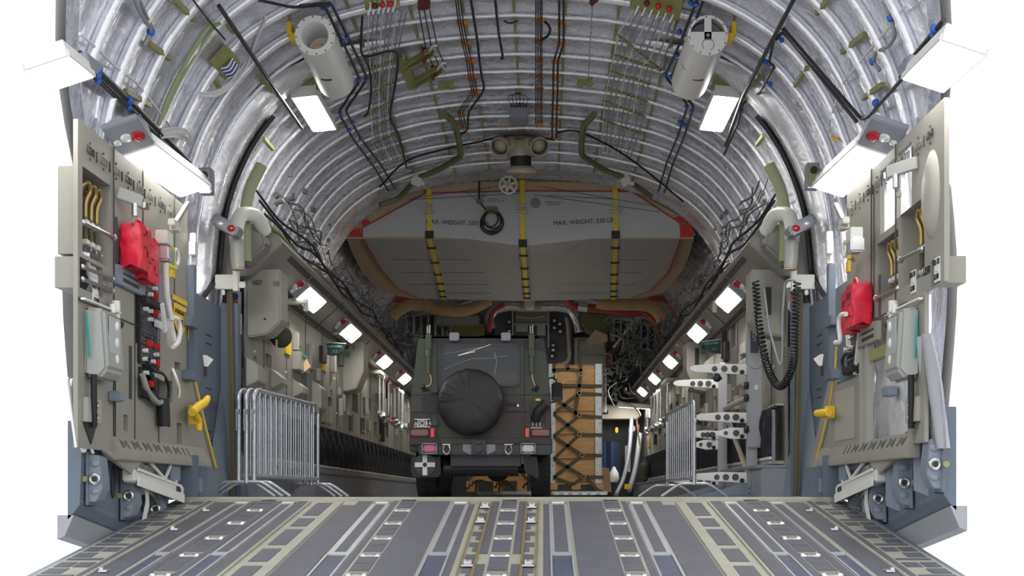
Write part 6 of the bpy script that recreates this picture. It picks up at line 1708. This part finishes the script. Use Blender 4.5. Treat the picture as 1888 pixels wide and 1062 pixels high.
# flood light covers
for s, y0, zt, nm in ((-1,8.22,1.25,'left'),(1,8.15,1.24,'right')):
    t = thing('flood_light', 'grey rounded light unit with three pale round spots, lower %s' % nm, 'lamp', (s*2.63,y0+.2,zt-.45))
    q = MB(); q.prism([(s*2.70,y0,zt),(s*2.58,y0+.03,zt-.01),(s*2.56,y0+.05,zt-.40),(s*2.62,y0+.05,zt-.47),(s*2.70,y0,zt-.45)],(0,.34,0)); q.build('housing', M['cover'], t, bevel=.022)
    q = MB(); q.box((s*2.572,y0+.21,zt-.21),(.012,.22,.34)); pl_ = q.build('lens_plate', M['lensw'], t, bevel=.01)
    for k in range(3):
        q = MB(); q.ball((s*2.566,y0+.25,zt-.10-.11*k),.034,(.3,1,1)); q.build('round_spot', M['white'], pl_)
    q = MB(); q.cyl((s*2.64,y0+.44,zt-.25),(s*2.64,y0+.44,zt+.10),.03); q.build('post', M['wfit'], t)
    q = MB(); q.beam((s*2.66,y0-.12,zt+.03),(s*2.62,y0+.46,zt+.02),.03,.012); q.cyl((s*2.62,y0+.32,zt),(s*2.62,y0+.32,zt+.06),.02); q.build('top_bracket', M['wfit'], t)
    q = MB(); q.cyl((s*2.60,y0+.42,zt-.06),(s*2.60,y0+.36,zt-.09),.025); q.build('black_knob', M['blk'], t)
    q = MB(); q.tube(spline([(s*2.66,y0-.05,zt-.06),(s*2.66,y0-.02,zt-.2),(s*2.66,y0+.0,zt-.33)],4),.007,5); q.build('green_lead', M['teal'], t)
    q = MB(); q.tube(spline([(s*2.64,y0+.02,zt-.44),(s*2.65,y0+.05,zt-.6),(s*2.66,y0+.08,zt-.78)],4),.02,6); tag(q.build('black_hose', M['blk'], smooth=60), 'short black hose below the %s grey light unit' % nm, 'hose')
    t = thing('switch_plate', 'beige plate with two round sockets below the %s grey light unit' % nm, 'plate', (s*2.68,y0+.12,.42))
    q = MB(); q.bx(s*2.665,s*2.70,y0-.02,y0+.24,.50,.66); q.build('plate', M['panel2'], t, bevel=.004)
    for k in range(2):
        q = MB(); q.ring((s*2.662,y0+.14,.62-.08*k),(1,0,0),.022,.005,16,6); q.build('socket', M['steel'], t)
    q = MB(); q.prism([(s*2.69,y0-.02,.50),(s*2.69,y0+.22,.50),(s*2.69,y0+.12,.36)],(s*.01,0,0)); q.build('dark_gap', M['dk'], t)
q = MB(); q.lathe([(.0,.02),(.10,.02),(.155,-.01),(.16,-.03)], (2.68,7.92,1.90), (-1,0,0), 28)
for v in q.bm.verts: v.co.z = 1.90+(v.co.z-1.90)*1.75
tag(q.build('oval_cover', M['panel2'], smooth=70), 'big oval cream cover at the near right frame edge', 'cover')
# folding arms below the big lamps
for s, nm, pts in ((-1,'left',((346,360),(318,418),(303,440),(303,468))),(1,'right',((1541,362),(1560,415),(1575,435),(1578,452)))):
    P = [onw(s,x,y,.16) for x,y in pts]; 
    t = thing('hinged_arm', 'white jointed arm with a yellow catch below the large %s lamp' % nm, 'arm', P[3])
    q = MB(); q.beam(P[0]+V((0,0,-.06)),P[1],.03,.025); q.beam(P[0]+V((0,.02,-.06)),P[1]+V((0,.05,0)),.015,.04); q.build('upper_arm', M['cover'], t, bevel=.004)
    q = MB(); q.box(P[2],(.09,.16,.10)); q.box(P[1]+V((0,.08,0)),(.06,.12,.04)); q.box(P[1]+V((s*-.03,-.08,.01)),(.05,.12,.05)); q.build('joint', M['wfit'], t, bevel=.006)
    q = MB(); q.box(P[3]+V((0,-.03,0)),(.10,.05,.11)); q.box(P[3]+V((0,.03,0)),(.10,.04,.12)); q.box(P[3]+V((0,.08,0)),(.10,.04,.11)); q.build('pulley_block', M['alu'], t, bevel=.012)
    q = MB(); q.box(P[3]+V((s*-.02,.15,.02)),(.03,.03,.12)); q.cyl(P[3]+V((-.03,.06,-.07)),P[3]+V((.03,.20,-.07)),.018); q.build('yellow_catch', mat('yellow_green', (.55,.55,.06), .4), t, bevel=.004)
    q = MB(); q.ring(P[3]+V((s*-.02,.24,.02)),(1,0,0),.06,.012,18,6); q.build('white_ring', M['white'], t)
    if s < 0:
        q = MB(); q.tube([P[3]+V((0,.02,-.06)),onw(s,307,545,.15),onw(s,315,585,.15)],.024,8); q.build('push_rod', M['wfit'], t)
        q = MB(); a,b = onw(s,309,590,.15),onw(s,318,640,.15); q.beam(a,b,.06,.07,(1,0,0)); q.build('lower_link', M['wfit'], t, bevel=.01)
        q = MB(); q.beam(onw(s,299,560,.14),onw(s,305,612,.14),.05,.02,(1,0,0)); q.build('lattice', M['wfit'], t)
for s, P in ((-1,[(318,586),(329,590),(332,612),(328,632),(319,640)]),(1,[(1560,579),(1550,582),(1547,600),(1549,628),(1540,632)])):
    q = MB(); q.tube(spline([onw(s,x,y,.20) for x,y in P],5),.018,8); tag(q.build('grab_handle', M['white'], smooth=60), 'bent white tube handle beside the %s control panel' % ('left' if s<0 else 'right'), 'handle')
# projecting grey bracket arms
for s, a, b in ((-1,(216,355),(262,372)),(1,(1690,300),(1636,318))):
    p, q_ = onw(s,*a,.02), onw(s,*b,.16)
    t = thing('bracket_arm', 'grey bracket arm with a hanging ring on the %s upper panel' % ('left' if s<0 else 'right'), 'bracket', p)
    q = MB(); q.beam(p,q_,.03,.085); q.build('arm', M['cover'], t, bevel=.006)
    q = MB(); q.cyl(q_.lerp(p,.3)+V((0,0,-.03)),q_.lerp(p,.3)+V((0,0,-.12)),.022); q.box(q_+V((0,.04,-.02)),(.05,.08,.04)); q.build('pin', M['steel'], t)
    q = MB(); q.ring(q_.lerp(p,.4)+V((0,0,-.16)),(1,.3,0),.028,.004,16,5); q.build('ring', M['steel'], t)
# control panels
random.seed(4)
def ctl(s, y0, y1, z0, z1, label, rows):
    t = thing('switch_console', label, 'panel', (s*2.69,(y0+y1)/2,z0), None)
    x = s*2.675
    q = MB(); q.bx(x,s*2.72,y0,y1,z0,z1); q.build('face', M['blkm'], t, bevel=.006)
    n = len(rows)
    for i, r in enumerate(rows):
        zc = z1-(i+.5)*(z1-z0)/n
        if r == 'bar':
            q = MB(); q.bx(x-s*.04,x,y0,y1,zc-.03,zc+.03); q.build('padded_bar', M['blk'], t, bevel=.01)
        elif r == 'plate':
            q = MB(); q.bx(x-s*.006,x,y0+.05,y1-.02,zc-.05,zc+.05); q.build('grey_plate', M['sign'], t)
        else:
            for k, ch in enumerate(r):
                yk = y0+(k+.7)*(y1-y0)/(len(r)+.4)
                if ch == 'r':
                    q = MB(); q.box((x-s*.02,yk,zc),(.05,.032,.05)); q.build('red_guard', M['redp'], t, bevel=.008)
                elif ch == 'w':
                    q = MB(); q.cyl((x,yk,zc),(x-s*.035,yk,zc),.016,n=10); q.build('knob', M['white'], t)
                elif ch == 's':
                    q = MB(); q.cyl((x,yk,zc),(x-s*.02,yk,zc-.008),.006,n=6); q.build('toggle', M['steel'], t)
        q = MB(); q.bx(x-s*.002,x,y0+.01,y1-.01,z1-(i+1)*(z1-z0)/n-.003,z1-(i+1)*(z1-z0)/n); q.build('joint_line', M['lamphs'], t)
ctl(-1, 9.30, 9.78, 1.00, 1.68, 'black control panel with red guarded switches on the near left wall', ['rwws','wsws','swrs','bar','wwrw','swss','plate','sssss','srsrs','wssws','wswrs'])
ctl(-1, 9.32, 9.62, .74, .97, 'small black intercom panel with a yellow edge below the left control panel', ['wsw','srs','bar'])
ctl(1, 9.72, 10.05, .96, 1.30, 'black control panel below the red bags on the near right wall', ['ssss','swsw','ssss','bar'])
q = MB()
for a, b in (((296,480),(296,560)),((289,500),(289,640)),((303,510),(303,560))): q.beam(onw(-1,*a,.02),onw(-1,*b,.02),.03,.03,(1,0,0))
q.box(onw(-1,296,545,.03),(.04,.2,.28)); tag(q.build('panel_frame', M['lamphs']), 'grey metal frame right of the left control panel', 'frame')
q = MB(); q.beam(onw(1,1563,590,.03),onw(1,1567,640,.03),.03,.05,(1,0,0)); q.beam(onw(1,1588,600,.02),onw(1,1578,690,.02),.03,.04,(1,0,0)); tag(q.build('panel_frame', M['wfit']), 'white slotted frame beside the right control panel', 'frame')
t = thing('white_label', 'white card beside the left control panel', 'card', onw(-1,292,598,.05)); q = MB(); q.box(onw(-1,292,598,.05),(.01,.17,.055)); q.build('card', M['whitec'], t)
# shield sign EMERGENCY EXIT, small labels
t = thing('exit_sign', 'yellow shield shaped sign with black lettering on the near left panel', 'sign', (-2.69,10.3,1.28))
yc, zc = wd(-1,329), CZ+(VY-588)*wd(-1,329)/F
q = MB(); q.prism([(-2.69,yc-.17,zc+.11),(-2.69,yc+.17,zc+.11),(-2.69,yc+.17,zc-.05),(-2.69,yc,zc-.16),(-2.69,yc-.17,zc-.05)],(.006,0,0)); q.build('shield', M['yel'], t)
q = MB(); q.bx(-2.69,-2.684,yc-.2,yc+.2,zc+.13,zc+.17); q.build('yellow_stripe', M['yel'], t)
text('EMERGENCY', 'letters', M['ink'], t, (-2.682,yc,zc+.05), .055, (0,1,0), (0,0,1)); text('EXIT', 'letters', M['ink'], t, (-2.682,yc,zc-.03), .065, (0,1,0), (0,0,1))
for s, px, py in ((-1,318,502),(1,1564,492)):
    q = MB(); q.box(onw(s,px,py,.08),(.02,.08,.085)); tag(q.build('yellow_label', M['yel']), 'small yellow label above the %s control panel' % ('left' if s<0 else 'right'), 'label')
# yellow handles
for s, P in ((-1,[(354,760),(368,748),(378,742),(383,734)]),(1,[(1528,761),(1515,762),(1506,762)])):
    t = thing('yellow_lever', 'yellow ribbed handle at the %s door bay edge' % ('left' if s<0 else 'right'), 'handle', onw(s,P[0][0],790 if s<0 else 766,.1))
    q = MB(); q.tube([onw(s,*p,.12) for p in P],[.035,.04,.035,.028] if s<0 else [.03,.035,.03],8); q.build('grip', M['yel'], t, smooth=60)
    q = MB()
    if s < 0: q.tube(spline([onw(s,358,762,.10),onw(s,366,775,.10),onw(s,366,794,.10)],4),.03,8); q.box(onw(s,357,765,.06),(.06,.08,.16))
    else: q.box(onw(s,1530,760,.06),(.08,.06,.10))
    q.build('bracket', M['yel'], t, bevel=.006)
# yellow outline painted round the door opening
for s, P in ((-1,[(347,582),(349,640),(360,700),(380,790),(401,871)]),(1,[(1542,640),(1538,690),(1527,760),(1512,820),(1500,862)])):
    q = MB(); Q = [onw(s,x,y,.014) for x,y in P]
    for a,b in zip(Q,Q[1:]): q.beam(a,b,.03,.006,(1,0,0))
    q.beam(Q[-1],onw(s,385 if s<0 else 1508,872,.014),.03,.006,(1,0,0))
    struct(q.build('trim_30%d' % (5+s), M['yel']))
for s, px in ((-1,347),(1,1539)):
    q = MB(); y = wd(s,px); q.bx(s*2.64,s*2.70,y-.04,y+.04,1.0,1.95); q.bx(s*2.62,s*2.70,y-.2,y+.04,1.42,1.50); q.bx(s*2.62,s*2.70,y-.2,y+.04,.98,1.06)
    tag(q.build('support_post', M['gb'], bevel=.006), 'blue grey upright post at the forward edge of the near %s panel' % ('left' if s<0 else 'right'), 'post')
    q = MB(); q.bx(s*2.63,s*2.68,y-.03,y+.03,1.95,2.22); q.box((s*2.64,y-.06,2.08),(.05,.1,.12)); tag(q.build('post_head', M['white'], bevel=.006), 'white head fitting on the %s blue grey post' % ('left' if s<0 else 'right'), 'fitting')
    q = MB(); q.prism([(s*2.74,y+.60,1.27),(s*2.70,y+.70,1.24),(s*2.73,y+.62,1.17)],(s*-.03,0,0)); tag(q.build('corner_clip', M['white']), 'white triangular clip on the %s rubber door seal' % ('left' if s<0 else 'right'), 'clip')
# cords on the left panel
q = MB(); q.tube(helix([onw(-1,278,690,.05),onw(-1,284,720,.05),onw(-1,292,745,.05)],.020,20,8),.007,5); tag(q.build('coiled_cord', M['blk'], smooth=80), 'black coiled cord in the opening below the left control panel', 'cord')
q = MB(); q.tube(helix([onw(-1,300,735,.06),onw(-1,301,760,.06),onw(-1,302,785,.06)],.042,26,10),.010,5); tag(q.build('coiled_cord', M['blk'], smooth=80), 'thick black coiled cord hanging in front of the left panel', 'cord')
q = MB(); q.tube(spline([onw(-1,270,660,.05),onw(-1,280,680,.07),onw(-1,300,690,.06),onw(-1,311,712,.06),onw(-1,310,735,.06),onw(-1,298,740,.06)],6),.014,6); tag(q.build('black_lead', M['blk'], smooth=60), 'smooth black lead looping beside the coiled cord on the left panel', 'cord')
q = MB(); q.tube(spline([onw(-1,262,690,.05),onw(-1,272,720,.06),onw(-1,290,742,.06),onw(-1,302,738,.06)],6),.022,8); q.beam(onw(-1,286,690,.05),onw(-1,300,698,.05),.03,.05); tag(q.build('handset', M['cover'], smooth=60), 'pale handset stowed in the opening of the left panel', 'handset')
random.seed(9); q = MB()
for k in range(26):
    q.box(onw(-1,264+26*random.random(),662+60*random.random(),.0),(.06,.03+.06*random.random(),.03+.05*random.random()))
tag(q.build('dark_fittings', M['blkm'], bevel=.006), 'dark fittings crowded in the opening below the left control panel', 'fittings', kind='stuff')
q = MB(); q.tube(spline([onw(-1,318,680,.0),onw(-1,326,700,.05),onw(-1,331,720,.06),onw(-1,329,733,.05)],5),.012,6); tag(q.build('curved_rim', M['white'], smooth=60), 'thin pale curved rim on the left panel opening', 'rim')
q = MB(); q.box(onw(-1,215,731,.04),(.08,.12,.07)); tag(q.build('blue_latch', M['gb2'], bevel=.008), 'small blue grey latch on the left lower panel seam', 'latch')
q = MB(); q.box(onw(1,1640,722,-.02),(.08,.14,.07)); tag(q.build('blue_latch', M['gb2'], bevel=.008), 'small blue grey latch beside the right silver blanket', 'latch')
# sockets by the lamp ends
for s, px, py in ((-1,381,335),(1,1497,326)):
    y = 10.95; c = at(px,py,y)
    t = thing('speaker_box', 'grey box with a round knob beyond the large %s lamp' % ('left' if s<0 else 'right'), 'box', c-V((0,0,.11)))
    q = MB(); q.box(c,(.11,.12,.22)); q.build('case', M['lamphs'], t, bevel=.008)
    q = MB(); q.box(c+V((0,-.062,0)),(.085,.008,.18)); f = q.build('face', M['oliv'] if s>0 else M['grey'], t)
    q = MB(); q.cyl(c+V((0,-.066,.04)),c+V((0,-.09,.04)),.03); q.build('knob', M['blk'], f)
# cables between right posts and the small cords there
q = MB(); q.tube(spline([onw(1,1573,650,.05),onw(1,1560,652,.06),onw(1,1553,665,.05),onw(1,1556,690,.04)],5),.014,6); tag(q.build('black_lead', M['blk'], smooth=60), 'black lead below the right control panel', 'cord')
